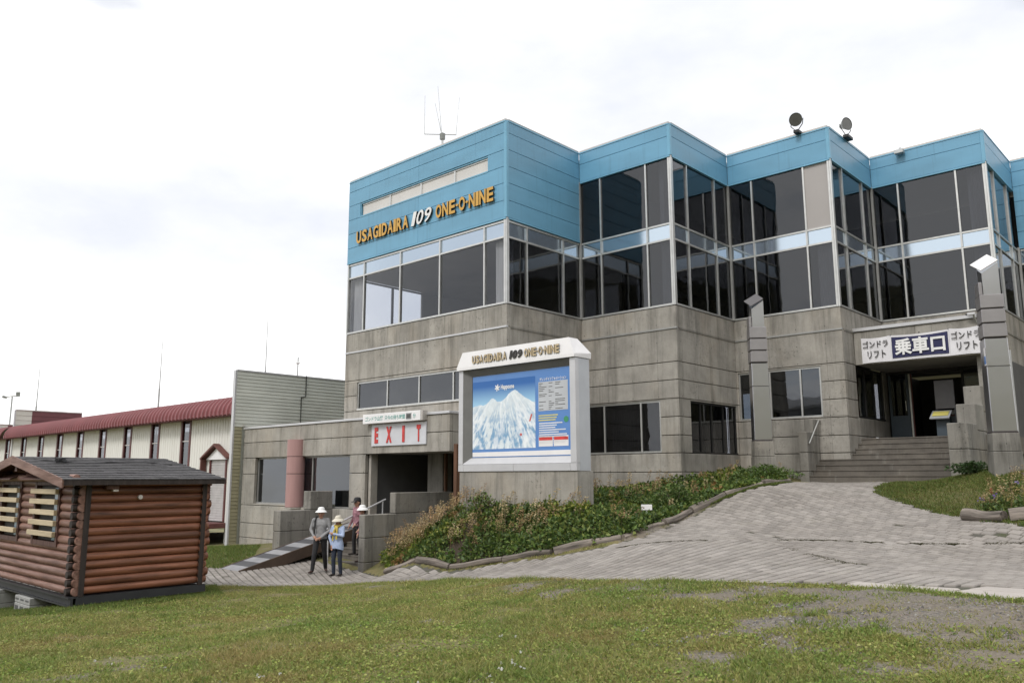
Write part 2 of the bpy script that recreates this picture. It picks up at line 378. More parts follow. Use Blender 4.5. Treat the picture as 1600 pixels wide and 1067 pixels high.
scene.cycles.transparent_max_bounces = 24; scene.cycles.max_bounces = 10; scene.cycles.use_denoising = True

# ------------------------------------------------------------------ terrain
TP = np.array([  # x, y, z of the ground relative to the eye
 (0,0,-1.60),(-4,2,-1.70),(4,2,-1.50),(-9,5,-1.95),(9,3,-1.25),(0,-4,-1.50),(-6,-4,-1.6),(6,-4,-1.3),
 (-7.44,14.3,-2.17),(-6.0,15.6,-2.16),(-8.9,15.65,-2.42),(-10.8,17.5,-2.58),(-6.67,18.2,-2.33),(-2.75,17.9,-2.20),(-1.25,16.2,-1.955),(0.51,13.6,-1.64),(1.8,11.9,-1.46),(3.95,10.4,-1.34),(5.21,8.6,-1.26),
 (8.59,14.0,-1.12),(5.86,15.3,-1.17),(2.41,15.8,-1.27),(0.70,17.05,-1.58),(1.7,16.95,-1.39),(2.62,17.2,-1.2),(3.4,18.3,-1.02),(-0.35,18.0,-1.81),(-1.46,18.95,-2.02),(-3.15,21.1,-2.38),
 (4.59,19.8,-0.62),(6.07,20.6,-0.24),(7.51,21.5,-0.16),(8.6,20.6,-0.24),(10.6,20.0,-0.08),(8.91,19.5,-0.40),(8.92,17.0,-0.74),(8.92,14.5,-0.92),(10.22,16.5,-0.41),(10.9,18.3,0.07),(13,20,0.5),(15,17,0.4),(12,13,-0.7),(14,9,-0.8),
 (-7.89,27,-2.26),(-10.8,31,-2.5),(-5.22,22.5,-2.5),(-8.01,23,-2.48),(-4.1,22.8,-2.5),(-13,24,-2.5),(-14,33,-2.6),(-20,30,-2.7),(-16,20,-2.5),
 (-1.4,21.0,-1.05),(0.0,19.75,-0.95),(1.55,18.4,-0.92),(-2.0,22.2,-1.55),(2.6,19.6,-0.98),(3.2,21.0,-0.80),(5.5,21.6,-0.42),(4.6,22.6,-0.38),(2.5,24.8,-0.7),(6.9,23.6,-0.05),(7.2,25.5,0.05),(-3.0,23.2,-2.0),
 (8.45,23.5,-0.16),(9.85,22.2,-0.16),(11.15,21.0,-0.14),(9.5,24.5,-0.16),(8.2,22.2,-0.20),(9.4,21.2,-0.20),(-10,10,-2.05),(-4.5,10,-1.95),(-1.5,9,-1.70),(2,7,-1.50),(-3,14,-2.05)], float)
def tps_fit(P):
    n = len(P); d = np.linalg.norm(P[:, None, :2]-P[None, :, :2], axis=2)
    K = np.where(d > 0, d*d*np.log(np.maximum(d, 1e-9)), 0) + np.eye(n)*0.03
    Q = np.c_[np.ones(n), P[:, :2]]; M = np.zeros((n+3, n+3)); M[:n, :n] = K; M[:n, n:] = Q; M[n:, :n] = Q.T
    return np.linalg.solve(M, np.r_[P[:, 2], 0, 0, 0])
_TW = tps_fit(TP)
def ground_z(x, y):
    x = np.asarray(x, float); y = np.asarray(y, float); sh = x.shape; xf, yf = x.ravel(), y.ravel(); out_ = np.empty(len(xf))
    for i in range(0, len(xf), 40000):
        X, Y = xf[i:i+40000], yf[i:i+40000]
        d2 = (X[:, None]-TP[None, :, 0])**2 + (Y[:, None]-TP[None, :, 1])**2
        K = 0.5*d2*np.log(np.maximum(d2, 1e-12))
        zt = K@_TW[:-3] + _TW[-3] + _TW[-2]*X + _TW[-1]*Y
        far = -2.6 + 0.02*X + np.where(Y < -3, (-3-Y)*0.30, 0) - np.clip(Y-45, 0, 400)*0.06
        dist = np.sqrt(((X+1)/1.15)**2 + (Y-14)**2); k = np.clip((dist-17)/16, 0, 1); k = k*k*(3-2*k)
        out_[i:i+40000] = zt*(1-k) + far*k
    return out_.reshape(sh) if sh else float(out_[0])
def gz(x, y): return float(ground_z(np.array([x]), np.array([y]))[0])
# path outline (world xy)
PATH = [(-15,19.4),(-9.5,18.6),(-6.67,18.2),(-4.6,18.35),(-2.75,17.9),(-1.25,16.2),(-0.4,14.9),(0.51,13.6),(1.15,12.5),(1.8,11.9),(2.9,11.1),(3.95,10.4),(4.7,9.5),(5.21,8.6),(6.6,6.9),(9.5,4.6),
        (13.5,9.2),(10.6,12.6),(9.25,14.2),(8.95,15.6),(8.90,17.0),(8.72,18.4),(8.75,19.6),(9.35,20.55)]
_b0 = W(8.6, 6.19); _b1 = W(6.05, 6.19)
PATH += [tuple(_b0), tuple(_b1), (6.55,20.5),(5.75,20.2),(4.70,19.45),(3.5,18.2),(2.70,17.05),(1.75,16.8),(0.68,16.9),(-0.4,17.9),(-1.5,18.8),(-3.2,20.9),(-3.75,22.2)]
PATH += [tuple(W(-2.75, -2.92)), tuple(W(-6.9, -2.92)), tuple(W(-6.05, -5.25)), (-9.2,23.4),(-16,24.5)]
PATH = np.array(PATH)
def inside(x, y, poly):
    x = np.asarray(x); y = np.asarray(y); c = np.zeros(x.shape, bool); n = len(poly); j = n-1
    for i in range(n):
        xi, yi = poly[i]; xj, yj = poly[j]
        c ^= ((yi > y) != (yj > y)) & (x < (xj-xi)*(y-yi)/(yj-yi+1e-12)+xi); j = i
    return c
def edge_dist(x, y, poly, closed=True):
    d = np.full(np.shape(x), 1e9); n = len(poly)
    for i in range(n if closed else n-1):
        a = poly[i]; b = poly[(i+1) % n]; ab = b-a; t = np.clip(((x-a[0])*ab[0]+(y-a[1])*ab[1])/(ab@ab), 0, 1)
        d = np.minimum(d, np.hypot(x-a[0]-t*ab[0], y-a[1]-t*ab[1]))
    return d
BED = np.array([(-3.6,22.9),(-3.15,21.1),(-1.46,18.95),(-0.35,18.05),(0.7,17.08),(1.7,16.98),(2.62,17.22),(3.42,18.35),(4.65,19.7),(5.6,20.35),(6.5,20.75),(7.15,21.35),(7.4,22.3),(6.6,24.6),(4.9,23.2),(2.3,25.5),(0.5,23.9),(-0.9,22.3),(-2.4,23.6)])
RBED = np.array([(8.95,16.0),(9.3,15.1),(10.2,14.3),(12,13.5),(13,15),(11.5,16.9),(10.1,17.0)])
def vnoise(x, y, seed=0):      # smooth value noise 0..1
    x = np.asarray(x, float)+seed*17.3; y = np.asarray(y, float)-seed*9.1
    xi = np.floor(x).astype(np.int64); yi = np.floor(y).astype(np.int64); fx = x-xi; fy = y-yi; fx = fx*fx*(3-2*fx); fy = fy*fy*(3-2*fy)
    def h(a, b):
        n = (a*374761393 + b*668265263 + seed*974634) & 0x7fffffff; n = ((n ^ (n >> 13))*1274126177) & 0x7fffffff; return (n ^ (n >> 16)) % 10007/10007.0
    return (h(xi, yi)*(1-fx)+h(xi+1, yi)*fx)*(1-fy) + (h(xi, yi+1)*(1-fx)+h(xi+1, yi+1)*fx)*fy
def fbm(x, y, seed=0, o=4):
    s = 0; a = 0.5; t = 0
    for i in range(o): s = s+a*vnoise(np.asarray(x)*2**i, np.asarray(y)*2**i, seed+i); t += a; a *= 0.5
    return s/t
def cover(x, y):
    """0 = bare gravel, 1 = full turf"""
    x = np.asarray(x, float); y = np.asarray(y, float)
    n = fbm(x*0.75, y*0.75, 3, 4)
    g = 1.22 - np.clip((x-0.3)*0.155 - np.maximum(0, 6.5-y)*0.10, -0.4, 0.95)      # gravelly to the right of the foreground
    g = g - np.clip(1.0-np.abs(edge_dist(x, y, PATH[2:14], False)-0.9)/0.8, 0, 1)*0.30*(x > -4)
    g = g + np.clip(1-edge_dist(x, y, PATH[2:15], False)/0.28, 0, 1)*0.75
    n2 = fbm(x*2.6, y*2.6, 9, 3)
    c = np.clip((g + (n-0.5)*2.0 + (n2-0.5)*1.7 - 0.36)/0.85, 0, 1)
    lawn = (y > 12.5) & (x > 7.5)
    return np.where(lawn, np.clip(0.8+(n-0.5), 0, 1), c)
def grid_coords(lo, hi, fine_lo, fine_hi, step, k=1.18):
    c = list(np.arange(fine_lo, fine_hi+1e-6, step)); s = step; x = fine_lo
    while x > lo: s *= k; x -= s; c.insert(0, x)
    s = step; x = fine_hi
    while x < hi: s *= k; x += s; c.append(x)
    return np.array(c)
gx = grid_coords(-320, 320, -14, 14, 0.14); gy = grid_coords(-260, 600, 1.5, 27, 0.14)
GX, GY = np.meshgrid(gx, gy); GZ = ground_z(GX, GY)
inp = inside(GX, GY, PATH); GZ = GZ - np.where(inp, 0.06, 0.0)
GZ = GZ + np.where(inp, 0, (fbm(GX*1.3, GY*1.3, 11)-0.5)*0.06)
inb = inside(GX, GY, BED); GZ += np.where(inb, 0.05, 0)
def grid_mesh(name, GX, GY, GZ):
    h, w = GX.shape; me = bpy.data.meshes.new(name); V = np.stack([GX, GY, GZ], -1).reshape(-1, 3)
    idx = np.arange(h*w).reshape(h, w); Q = np.stack([idx[:-1, :-1], idx[:-1, 1:], idx[1:, 1:], idx[1:, :-1]], -1).reshape(-1, 4)
    fast_mesh(me, V, Q); return me
def fast_mesh(me, V, Q):
    n = Q.shape[1]; me.vertices.add(len(V)); me.vertices.foreach_set('co', np.ascontiguousarray(V, dtype=np.float32).ravel())
    me.loops.add(Q.size); me.loops.foreach_set('vertex_index', np.ascontiguousarray(Q, dtype=np.int32).ravel())
    me.polygons.add(len(Q)); me.polygons.foreach_set('loop_start', np.arange(0, Q.size, n, dtype=np.int32))
    me.update(calc_edges=True); me.validate()
def set_color(me, name, C):
    a = me.color_attributes.new(name, 'FLOAT_COLOR', 'POINT'); C4 = np.ones((len(C), 4), np.float32); C4[:, :C.shape[1]] = C; a.data.foreach_set('color', C4.ravel())
gme = grid_mesh('ground', GX, GY, GZ)
cov = cover(GX, GY); soil = inb | inside(GX, GY, RBED)
set_color(gme, 'cover', np.stack([cov.ravel(), soil.ravel().astype(float), fbm(GX*0.5, GY*0.5, 21).ravel()], 1))
m, t, p, o = base_mat('ground'); co = geoco(t)
at = N(t, 'ShaderNodeAttribute', attribute_name='cover'); sp = N(t, 'ShaderNodeSeparateColor'); t.links.new(at.outputs['Color'], sp.inputs[0])
grav = N(t, 'ShaderNodeTexVoronoi'); grav.inputs['Scale'].default_value = 42; t.links.new(co, grav.inputs['Vector'])
sg = N(t, 'ShaderNodeSeparateColor'); t.links.new(grav.outputs['Color'], sg.inputs[0])
gc = mixc(t, sg.outputs[0], (0.085, 0.075, 0.064), (0.235, 0.208, 0.178))
gc = mixc(t, ramp(t, noise(t, co, 1.2, 5), 0.35, 0.65, 0, 0.8), gc, (0.175, 0.145, 0.105))
tc_ = mixc(t, ramp(t, noise(t, co, 2.5, 6, 0.7), 0.35, 0.68), (0.12, 0.12, 0.040), (0.19, 0.155, 0.07))
n1 = noise(t, co, 26, 4, 0.7)
fac = ramp(t, mth(t, 'ADD', sp.outputs[0], mth(t, 'MULTIPLY', mth(t, 'SUBTRACT', n1, 0.5), 1.1)), 0.35, 0.62)
tc_ = mixc(t, ramp(t, noise(t, co, 0.07, 5, 0.6), 0.50, 0.60, 0, 0.85), tc_, (0.022, 0.04, 0.014))
c = mixc(t, fac, gc, tc_); c = mixc(t, sp.outputs[1], c, (0.045, 0.032, 0.02))
t.links.new(c, p.inputs['Base Color']); p.inputs['Roughness'].default_value = 0.95
bump(t, p, mth(t, 'ADD', grav.outputs['Distance'], n1), 0.6, 0.02)
gme.materials.append(MATS['ground']); gme.polygons.foreach_set('use_smooth', [True]*len(gme.polygons))
ground = link(bpy.data.objects.new('ground', gme)); ground['kind'] = 'structure'; ground['label'] = 'sloping ground of thin turf and grey gravel around the lodge'

# path bed + pavers
m, t, p, o = base_mat('path_bed'); co = geoco(t)
c = mixc(t, ramp(t, noise(t, co, 3, 6, 0.7), 0.42, 0.66), (0.085, 0.078, 0.066), (0.06, 0.066, 0.03))
t.links.new(c, p.inputs['Base Color']); p.inputs['Roughness'].default_value = 0.95
m, t, p, o = base_mat('paver'); co = geoco(t)
at = N(t, 'ShaderNodeAttribute', attribute_name='tint')
oi = N(t, 'ShaderNodeObjectInfo').outputs['Random']
c = mixc(t, ramp(t, noise(t, co, 0.7, 5, 0.6), 0.3, 0.7), (0.235, 0.212, 0.192), (0.305, 0.28, 0.258))
c = mixc(t, ramp(t, noise(t, co, 30, 5, 0.7), 0.45, 0.75, 0, 0.45), c, (0.20, 0.18, 0.16))
c = mixc(t, ramp(t, noise(t, mapping(t, co, (1, 1, 1), (5, 5, 5)), 1.6, 6, 0.7), 0.56, 0.74, 0, 0.5), c, (0.19, 0.175, 0.14))
hs = N(t, 'ShaderNodeHueSaturation'); t.links.new(c, hs.inputs['Color'])
t.links.new(mth(t, 'ADD', ramp(t, at.outputs['Fac'], 0, 1, 0.84, 1.16), mth(t, 'MULTIPLY', oi, 0.06)), hs.inputs['Value'])
t.links.new(hs.outputs[0], p.inputs['Base Color']); p.inputs['Roughness'].default_value = 0.9
bump(t, p, noise(t, co, 38, 5, 0.65), 0.4, 0.008)
pmat('cement_patch', (0.40, 0.365, 0.335), 0.9, var=0.10, scale=1.5, bmp=0.3, bscale=25, world_co=True)
px_ = np.arange(-15, 13.6, 0.15); py_ = np.arange(4.4, 25, 0.15); PX, PY = np.meshgrid(px_, py_); PZ = ground_z(PX, PY)-0.022
cin = inside(PX[:-1, :-1]+0.075, PY[:-1, :-1]+0.075, PATH)
idx = np.arange(PX.size).reshape(PX.shape); Q = np.stack([idx[:-1, :-1], idx[:-1, 1:], idx[1:, 1:], idx[1:, :-1]], -1)[cin]
used, inv = np.unique(Q.ravel(), return_inverse=True); pme = bpy.data.meshes.new('path'); fast_mesh(pme, np.stack([PX, PY, PZ], -1).reshape(-1, 3)[used], inv.reshape(-1, 4))
pme.materials.append(MATS['path_bed']); path = link(bpy.data.objects.new('path', pme)); path['kind'] = 'structure'; path['label'] = 'pale paved path climbing from the exit to the entrance stairs'
SEAM = (np.array([4.6, 15.3]), np.array([5.95, 9.0])); CREASE = [(-2.0, 19.0), (0.68, 16.9), (2.41, 15.8), (5.86, 15.3), (8.59, 14.0), (12, 12.5)]
def crease_y(x): return np.interp(x, [c[0] for c in CREASE], [c[1] for c in CREASE])
def zone_of(x, y):
    up = y > crease_y(x)
    right = ((SEAM[1][0]-SEAM[0][0])*(y-SEAM[0][1]) - (SEAM[1][1]-SEAM[0][1])*(x-SEAM[0][0])) > 0
    return np.where(up, 0, np.where(right, 2, 1))
pav = []
for zi, ang, (pw, pl) in ((0, R(-64), (0.175, 0.23)), (1, R(46), (0.175, 0.23)), (2, R(-67), (0.175, 0.23))):
    ca, sa = math.cos(ang), math.sin(ang); rows = np.arange(-170, 171)
    for r_ in rows:
        ofs = (r_ % 2)*0.5*pl + 0.03*math.sin(r_*1.7)
        s_ = np.arange(-42, 42, pl)+ofs; tt = r_*pw
        x = 1+ca*s_ - sa*tt; y = 14+sa*s_ + ca*tt
        ok = inside(x, y, PATH) & (zone_of(x, y) == zi) & (edge_dist(x, y, PATH) > 0.10)
        wide = 0.022 if (r_*7+zi) % 5 == 0 else (0.008 if r_ % 2 else 0.0)
        for a, b in zip(x[ok], y[ok]): pav.append((a, b, ang, pw-wide, pl))
# broken cement skirt near the lower right edge: no pavers there
def skirt(x, y): return (x > 3.6) & (edge_dist(x, y, PATH[10:16], False) < 0.30+0.62*np.clip((x-4.2)/1.2, 0, 1)*(0.6+0.8*vnoise(x*1.1, y*1.1, 5)))
pav = [q for q in pav if not bool(skirt(np.array(q[0]), np.array(q[1])))]
pav = np.array([q for q in pav if vnoise(q[0]*3.1, q[1]*3.1, 8) > 0.03])
pz = ground_z(pav[:, 0], pav[:, 1]); gxs = (ground_z(pav[:, 0]+0.1, pav[:, 1])-pz)/0.1; gys = (ground_z(pav[:, 0], pav[:, 1]+0.1)-pz)/0.1
def paver_geo():
    a, b, h = 0.5, 0.5, 1.0
    V = [(-a, -b, -0.05), (a, -b, -0.05), (a, b, -0.05), (-a, b, -0.05)]
    return V
def paver_verts(q, z, sx, sy, rnd):
    a, b, ang, pw, pl = q; ca, sa = math.cos(ang), math.sin(ang); hx = pl/2-0.006-0.005*rnd[0]; hy = pw/2-0.009-0.005*rnd[1]; L = []
    for k, (zz, ins) in enumerate(((-0.05, 0.0), (-0.008, 0.0), (0.004+0.004*rnd[2], 0.007))):
        for (ux, uy) in ((-1, -1), (1, -1), (1, 1), (-1, 1)):
            lx = ux*(hx-ins); ly = uy*(hy-ins); X = a+ca*lx-sa*ly; Y = b+sa*lx+ca*ly
            L.append((X, Y, z+sx*(X-a)+sy*(Y-b)+zz+0.002*rnd[3]*ux))
    return L
PF = [(8, 9, 10, 11)] + [(k*4+i, k*4+(i+1) % 4, (k+1)*4+(i+1) % 4, (k+1)*4+i) for k in (0, 1) for i in range(4)]
rnds = RNG.random((len(pav), 5)); rnds[:, 3] -= 0.5
vis = (np.abs(pav[:, 0]) < 0.64*pav[:, 1]); size = np.where(vis, -pz/np.maximum(pav[:, 1], 1)**2, 0); order = np.argsort(-size); near_set = set(order[:300].tolist())
bigV = []; bigF = []; tint = []
for i, q in enumerate(pav):
    L = paver_verts(q, pz[i], gxs[i], gys[i], rnds[i])
    if i in near_set:
        me = bpy.data.meshes.new('paver'); me.from_pydata([(x-q[0], y-q[1], z-pz[i]) for x, y, z in L], [], PF); me.materials.append(MATS['paver'])
        set_color(me, 'tint', np.full((12, 1), rnds[i][4]).repeat(3, 1)); o = link(bpy.data.objects.new('paver', me)); o.location = (q[0], q[1], pz[i]); o.parent = path
    else:
        k = len(bigV); bigV += L; bigF += [tuple(j+k for j in f) for f in PF]; tint += [rnds[i][4]]*12
me = bpy.data.meshes.new('pavers_beyond'); me.from_pydata(bigV, [], bigF); me.materials.append(MATS['paver']); set_color(me, 'tint', np.array(tint)[:, None].repeat(3, 1))
o = link(bpy.data.objects.new('pavers_beyond', me)); o.parent = path; o['kind'] = 'stuff'; o['label'] = 'mass of small concrete pavers farther up the path'
# cement pieces of the skirt, each slab its own piece
def poly_slab(pts, h=0.012):
    c = np.mean(pts, 0); V = []; n = len(pts)
    for z_, k in ((-0.05, 1.0), (0.0, 1.0), (h, 0.96)):
        for p_ in pts:
            q = c+(p_-c)*k; V.append((q[0], q[1], gz(q[0], q[1])+z_))
    V.append((c[0], c[1], gz(c[0], c[1])+h+0.004))
    F = [(2*n+i, 2*n+(i+1) % n, 3*n) for i in range(n)] + [(k*n+i, k*n+(i+1) % n, (k+1)*n+(i+1) % n, (k+1)*n+i) for k in (0, 1) for i in range(n)]
    return V, F
def strip_pts(poly, d):
    P = [np.array(q) for q in poly]; L = [0]
    for a, b in zip(P[:-1], P[1:]): L.append(L[-1]+np.linalg.norm(b-a))
    return P, L
def along(poly, s, off):
    P, L = strip_pts(poly, 0); s = min(max(s, 0), L[-1]-1e-6); i = max(0, np.searchsorted(L, s, side='right')-1); i = min(i, len(P)-2)
    d = (P[i+1]-P[i])/np.linalg.norm(P[i+1]-P[i]); n_ = np.array([-d[1], d[0]]); return P[i]+d*(s-L[i])+n_*off
SK = PATH[9:16]; Ltot = strip_pts(SK, 0)[1][-1]; s = 0.0
while s < Ltot-0.5:
    w_ = 0.5+random.random()*0.9; mid = along(SK, s+w_/2, 0); wid = 0.10+0.85*min(1, max(0, (mid[0]-3.8)/1.4))
    for (o0, o1) in ((0.02, wid*0.52), (wid*0.54, wid)) if wid > 0.5 else ((0.02, wid),):
        pts = [along(SK, s+0.02, o0+random.random()*0.04), along(SK, s+w_*0.5, o0+random.random()*0.06), along(SK, s+w_-0.02, o0+random.random()*0.04), along(SK, s+w_-0.02+random.uniform(-.06, .03), o1-random.random()*0.05), along(SK, s+w_*0.45, o1+random.uniform(-.05, .05)), along(SK, s+0.02+random.uniform(-.03, .06), o1-random.random()*0.05)]
        V, F = poly_slab(pts)
        me = bpy.data.meshes.new('cement_slab'); me.from_pydata(V, [], F); me.materials.append(MATS['cement_patch']); o = link(bpy.data.objects.new('cement_slab', me)); o.parent = path
    s += w_

# ------------------------------------------------------------------ main building
L = thing('ski_lodge', 'large blue and concrete lodge with a sawtooth front of dark glass bays', 'building', (0, 0, -3.0))
a0, a1, a2, a3, a4 = -7.80, 0.0, 3.48, 6.92, 10.36
b0, b1, b2, b3 = 3.54, 7.12, 10.66, 14.24
TH = 0.12
FACES = [('A', 0.0, a0, a1), ('B', a1, 0.0, b0), ('A', b0, a1, a2), ('B', a2, b0, b1), ('A', b1, a2, a3), ('B', a3, b1, b2), ('A', b2, a3, a4), ('B', a4, b2, b3), ('A', b3, a4, a4+3.44)]
def fbox(mb, face, s0, s1, d0, d1, z0, z1, mi=0):
    """box on a facade: s along the wall, depth d (negative = proud)"""
    k, c = face[0], face[1]
    if k == 'A': mb.box(s0, s1, c+d0, c+d1, z0, z1, mi)
    else: mb.box(c-d1, c-d0, s0, s1, z0, z1, mi)
    return mb
def panels(parent, face, s0, s1, courses, openings, mat='concrete', name='concrete_panel', th=TH, splits=(), bevel=0.011, gap=0.010):
    for z0, z1 in zip(courses[:-1], courses[1:]):
        zs = sorted({z0, z1, *[z for o_ in openings for z in o_[2:4] if z0+0.02 < z < z1-0.02]})
        for za, zb in zip(zs[:-1], zs[1:]):
            cuts = [(o_[0], o_[1]) for o_ in openings if o_[2] < zb-0.01 and o_[3] > za+0.01]; segs = [(s0, s1)]
            for c0, c1 in cuts:
                segs = [q for a, b in segs for q in ((a, min(b, c0)), (max(a, c1), b)) if q[1]-q[0] > 0.03]
            for a, b in segs:
                pts = [a]+[q for q in splits if a+0.2 < q < b-0.2]+[b]
                for c0, c1 in zip(pts[:-1], pts[1:]):
                    fbox(MB(), face, c0+(0.003 if c0 != s0 else 0), c1-(0.003 if c1 != s1 else 0), 0, th, za+(gap if za == z0 else 0), zb-(gap if zb == z1 else 0)).build(name, mat, parent, bevel=bevel, fix=False)
CRS = [-3.0, -1.7, -1.1, -0.5, 0.12, 0.66, 1.17, 1.70, 2.23, 2.77, 3.30, 4.30]
OPEN = {0: [(-7.08, -0.6, 2.27, 3.22), (-5.3, -0.9, -1.7, 0.72)], 2: [(0.04, 2.84, 0.68, 2.20)], 3: [(b0+0.66, b1-0.10, 0.66, 2.19)], 4: [(a2+0.05, a2+2.72, 1.74, 3.25)]}
for i, fc in enumerate(FACES):
    s0, s1 = fc[2], fc[3]
    if fc[0] == 'B': s0 += TH+0.002; s1 -= 0.002
    elif i > 0: s0 -= 0.10
    if i == 0: lower = True
    if i == 5: s1l = b1+0.91
    else: s1l = s1
    if i != 6:
        panels(L, fc, s0, s1l, CRS, OPEN.get(i, []))
    panels(L, fc, s0, s1, [4.30, 4.975], [])
    # drip strip along the groove
    mb = MB()
    if fc[0] == 'A' and i != 6: fbox(mb, fc, fc[2]+0.025, s1+0.02, -0.028, 0.05, 4.275, 4.325).build('drip_strip', 'white_metal' if i in (0,) else 'aluminium_dull', L, fix=False)
    elif fc[0] == 'B': fbox(mb, fc, s0+0.03, s1-0.03, -0.02, 0.05, 4.26, 4.315).build('drip_strip', 'concrete_dark', L, fix=False)
# structural backing behind the concrete joints, split round the openings
def backing(face, s0, s1, z0, z1, ops):
    mb = MB(); zs = sorted({z0, z1, *[q for o_ in ops for q in o_[2:4]]})
    for za, zb in zip(zs[:-1], zs[1:]):
        segs = [(s0, s1)]
        for o_ in ops:
            if o_[2] < zb-0.01 and o_[3] > za+0.01: segs = [q for a, b in segs for q in ((a, min(b, o_[0])), (max(a, o_[1]), b)) if q[1]-q[0] > 0.03]
        for a, b in segs: fbox(mb, face, a, b, 0.045, 0.30, za, zb)
    mb.build('wall_core', 'concrete_dark', L, fix=False)
for i, fc in enumerate(FACES):
    if i == 6: backing(fc, fc[2], fc[3], 4.32, 4.96, []); continue
    e0 = fc[2]+0.31 if fc[0] == 'B' else fc[2]+0.02; e1 = fc[3]-0.02
    if i == 5:
        backing(fc, e0, b1+0.89, -3, 4.30, []); backing(fc, e0, e1, 4.31, 4.96, [])
    else: backing(fc, e0, e1, -3, 4.96, OPEN.get(i, []))
for u_, v_ in ((a1, b0), (a2, b1)): box('wall_core', 'concrete_dark', L, u_-0.32, u_+0.03, v_+0.04, v_+0.33, -3, 4.95)
# windows in the concrete storey
def window(parent, face, s0, s1, z0, z1, mull, frame='aluminium', gl='glass_grey', inset=0.06, fr=0.05, special=None):
    mb = MB()
    fbox(mb, face, s0, s1, inset-0.02, inset+0.06, z1-fr, z1); fbox(mb, face, s0, s1, inset-0.05, inset+0.06, z0, z0+fr)
    fbox(mb, face, s0, s0+fr, inset-0.02, inset+0.06, z0+fr, z1-fr); fbox(mb, face, s1-fr, s1, inset-0.02, inset+0.06, z0+fr, z1-fr)
    w = mb.build('window', frame, parent, fix=False)
    xs = [s0+fr]+list(mull)+[s1-fr]
    for q in mull: fbox(MB(), face, q-fr/2, q+fr/2, inset-0.018, inset+0.058, z0+fr, z1-fr).build('mullion', frame, w, fix=False)
    for k, (a, b) in enumerate(zip(xs[:-1], xs[1:])):
        aa = a+(fr/2 if k > 0 else 0); bb = b-(fr/2 if k < len(xs)-2 else 0)
        fbox(MB(), face, aa, bb, inset+0.015, inset+0.023, z0+fr, z1-fr).build('pane', gl, w, fix=False)
    return w
window(L, FACES[0], -7.08, -0.6, 2.27, 3.22, [-5.47, -3.87, -2.28], gl='glass_grey')
w2 = window(L, FACES[2], 0.04, 2.84, 0.68, 2.20, [0.79, 2.14], gl='glass')
w3 = window(L, FACES[3], b0+0.66, b1-0.10, 0.66, 2.19, [b0+1.28, b0+1.95, b0+2.67], frame='bracket', gl='glass')
w4 = window(L, FACES[4], a2+0.05, a2+2.72, 1.74, 3.25, [a2+1.1, a2+2.08], gl='glass_grey')
# curtain-wall bays
ZS, ZT, ZP = 4.98, 7.0, 7.48
def bay(face, mull, ztop, blind_panes=(), gl='glass'):
    k, c, s0, s1 = face; corner0 = 0.10 if k == 'B' else 0.06; corner1 = 0.10 if k == 'A' else 0.06
    a, b = s0+corner0, s1-corner1
    lv = [ZS, ZT, ZP] if ztop < 8 else [ZS, ZT, ZP, ztop]
    T = 0.055; D0, D1 = 0.0, 0.10; fr = None
    for z_ in lv:
        mb = MB(); fbox(mb, face, a, b, D0-(0.02 if z_ == ZS else 0), D1, z_-(0 if z_ == ZS else T/2), z_+(T if z_ == ZS else T/2))
        if fr is None: fr = mb.build('bay_sill', 'aluminium', L, fix=False)
        else: mb.build('transom', 'aluminium', fr, fix=False)
    xs = [a]+list(mull)+[b]; zs = lv
    for j in range(len(zs)-1):
        za = zs[j]+(T if j == 0 else T/2); zb = zs[j+1]-T/2
        for q in mull: fbox(MB(), face, q-0.026, q+0.026, D0-0.012, D1-0.01, za, zb).build('mullion', 'aluminium', fr, fix=False)
        for i_ in range(len(xs)-1):
            p0 = xs[i_]+(0.026 if i_ else 0); p1 = xs[i_+1]-(0.026 if i_ < len(xs)-2 else 0)
            if j == 1: fbox(MB(), face, p0, p1, 0.035, 0.06, za, zb).build('spandrel_panel', 'spandrel', fr, fix=False)
            elif (j, i_) in blind_panes: fbox(MB(), face, p0, p1, 0.03, 0.05, za, zb).build('blind_pane', 'blind', fr, fix=False)
            else: fbox(MB(), face, p0, p1, 0.035, 0.045, za, zb).build('pane', gl, fr, fix=False)
    return fr
TOP = 9.60
bay(FACES[0], [-6.85, -4.87, -2.91, -0.92], 7.58, gl='glass_cafe')
bay(FACES[1], [0.91, 2.66], 7.58)
bay(FACES[2], [0.84, 2.58], TOP)
bay(FACES[3], [b0+0.92, b0+2.66], TOP)
bay(FACES[4], [a2+0.84, a2+2.58], TOP, blind_panes=((2, 2),))
bay(FACES[5], [b1+0.92, b1+2.66], TOP)
bay(FACES[6], [a3+0.84, a3+2.58], TOP)
bay(FACES[7], [b2+0.92, b2+2.66], TOP)
bay(FACES[8], [a4+0.84, a4+2.58], 7.58)
def post(u, v, z0, z1, conv):
    mb = MB()
    if conv:
        mb.box(u-0.095, u-0.035, v-0.02, v+0.09, z0, z1); mb.box(u-0.03, u+0.02, v-0.015, v+0.035, z0, z1); mb.box(u-0.09, u+0.02, v+0.04, v+0.095, z0, z1)
    else: mb.box(u-0.02, u+0.055, v-0.055, v+0.02, z0, z1)
    mb.build('corner_post', 'aluminium' if conv else 'aluminium_dull', L, fix=False)
for (u, v, zt, cv) in ((a1, 0, 7.58, 1), (a2, b0, TOP, 1), (a3, b1, TOP, 1), (a4, b2, TOP, 1), (a1, b0, TOP, 0), (a2, b1, TOP, 0), (a3, b2, TOP, 0), (a4, b3, 7.58, 0)): post(u, v, ZS, zt, cv)
MB().box(a0, a0+0.06, -0.02, 0.10, ZS, 7.58).build('corner_post', 'aluminium', L, fix=False)
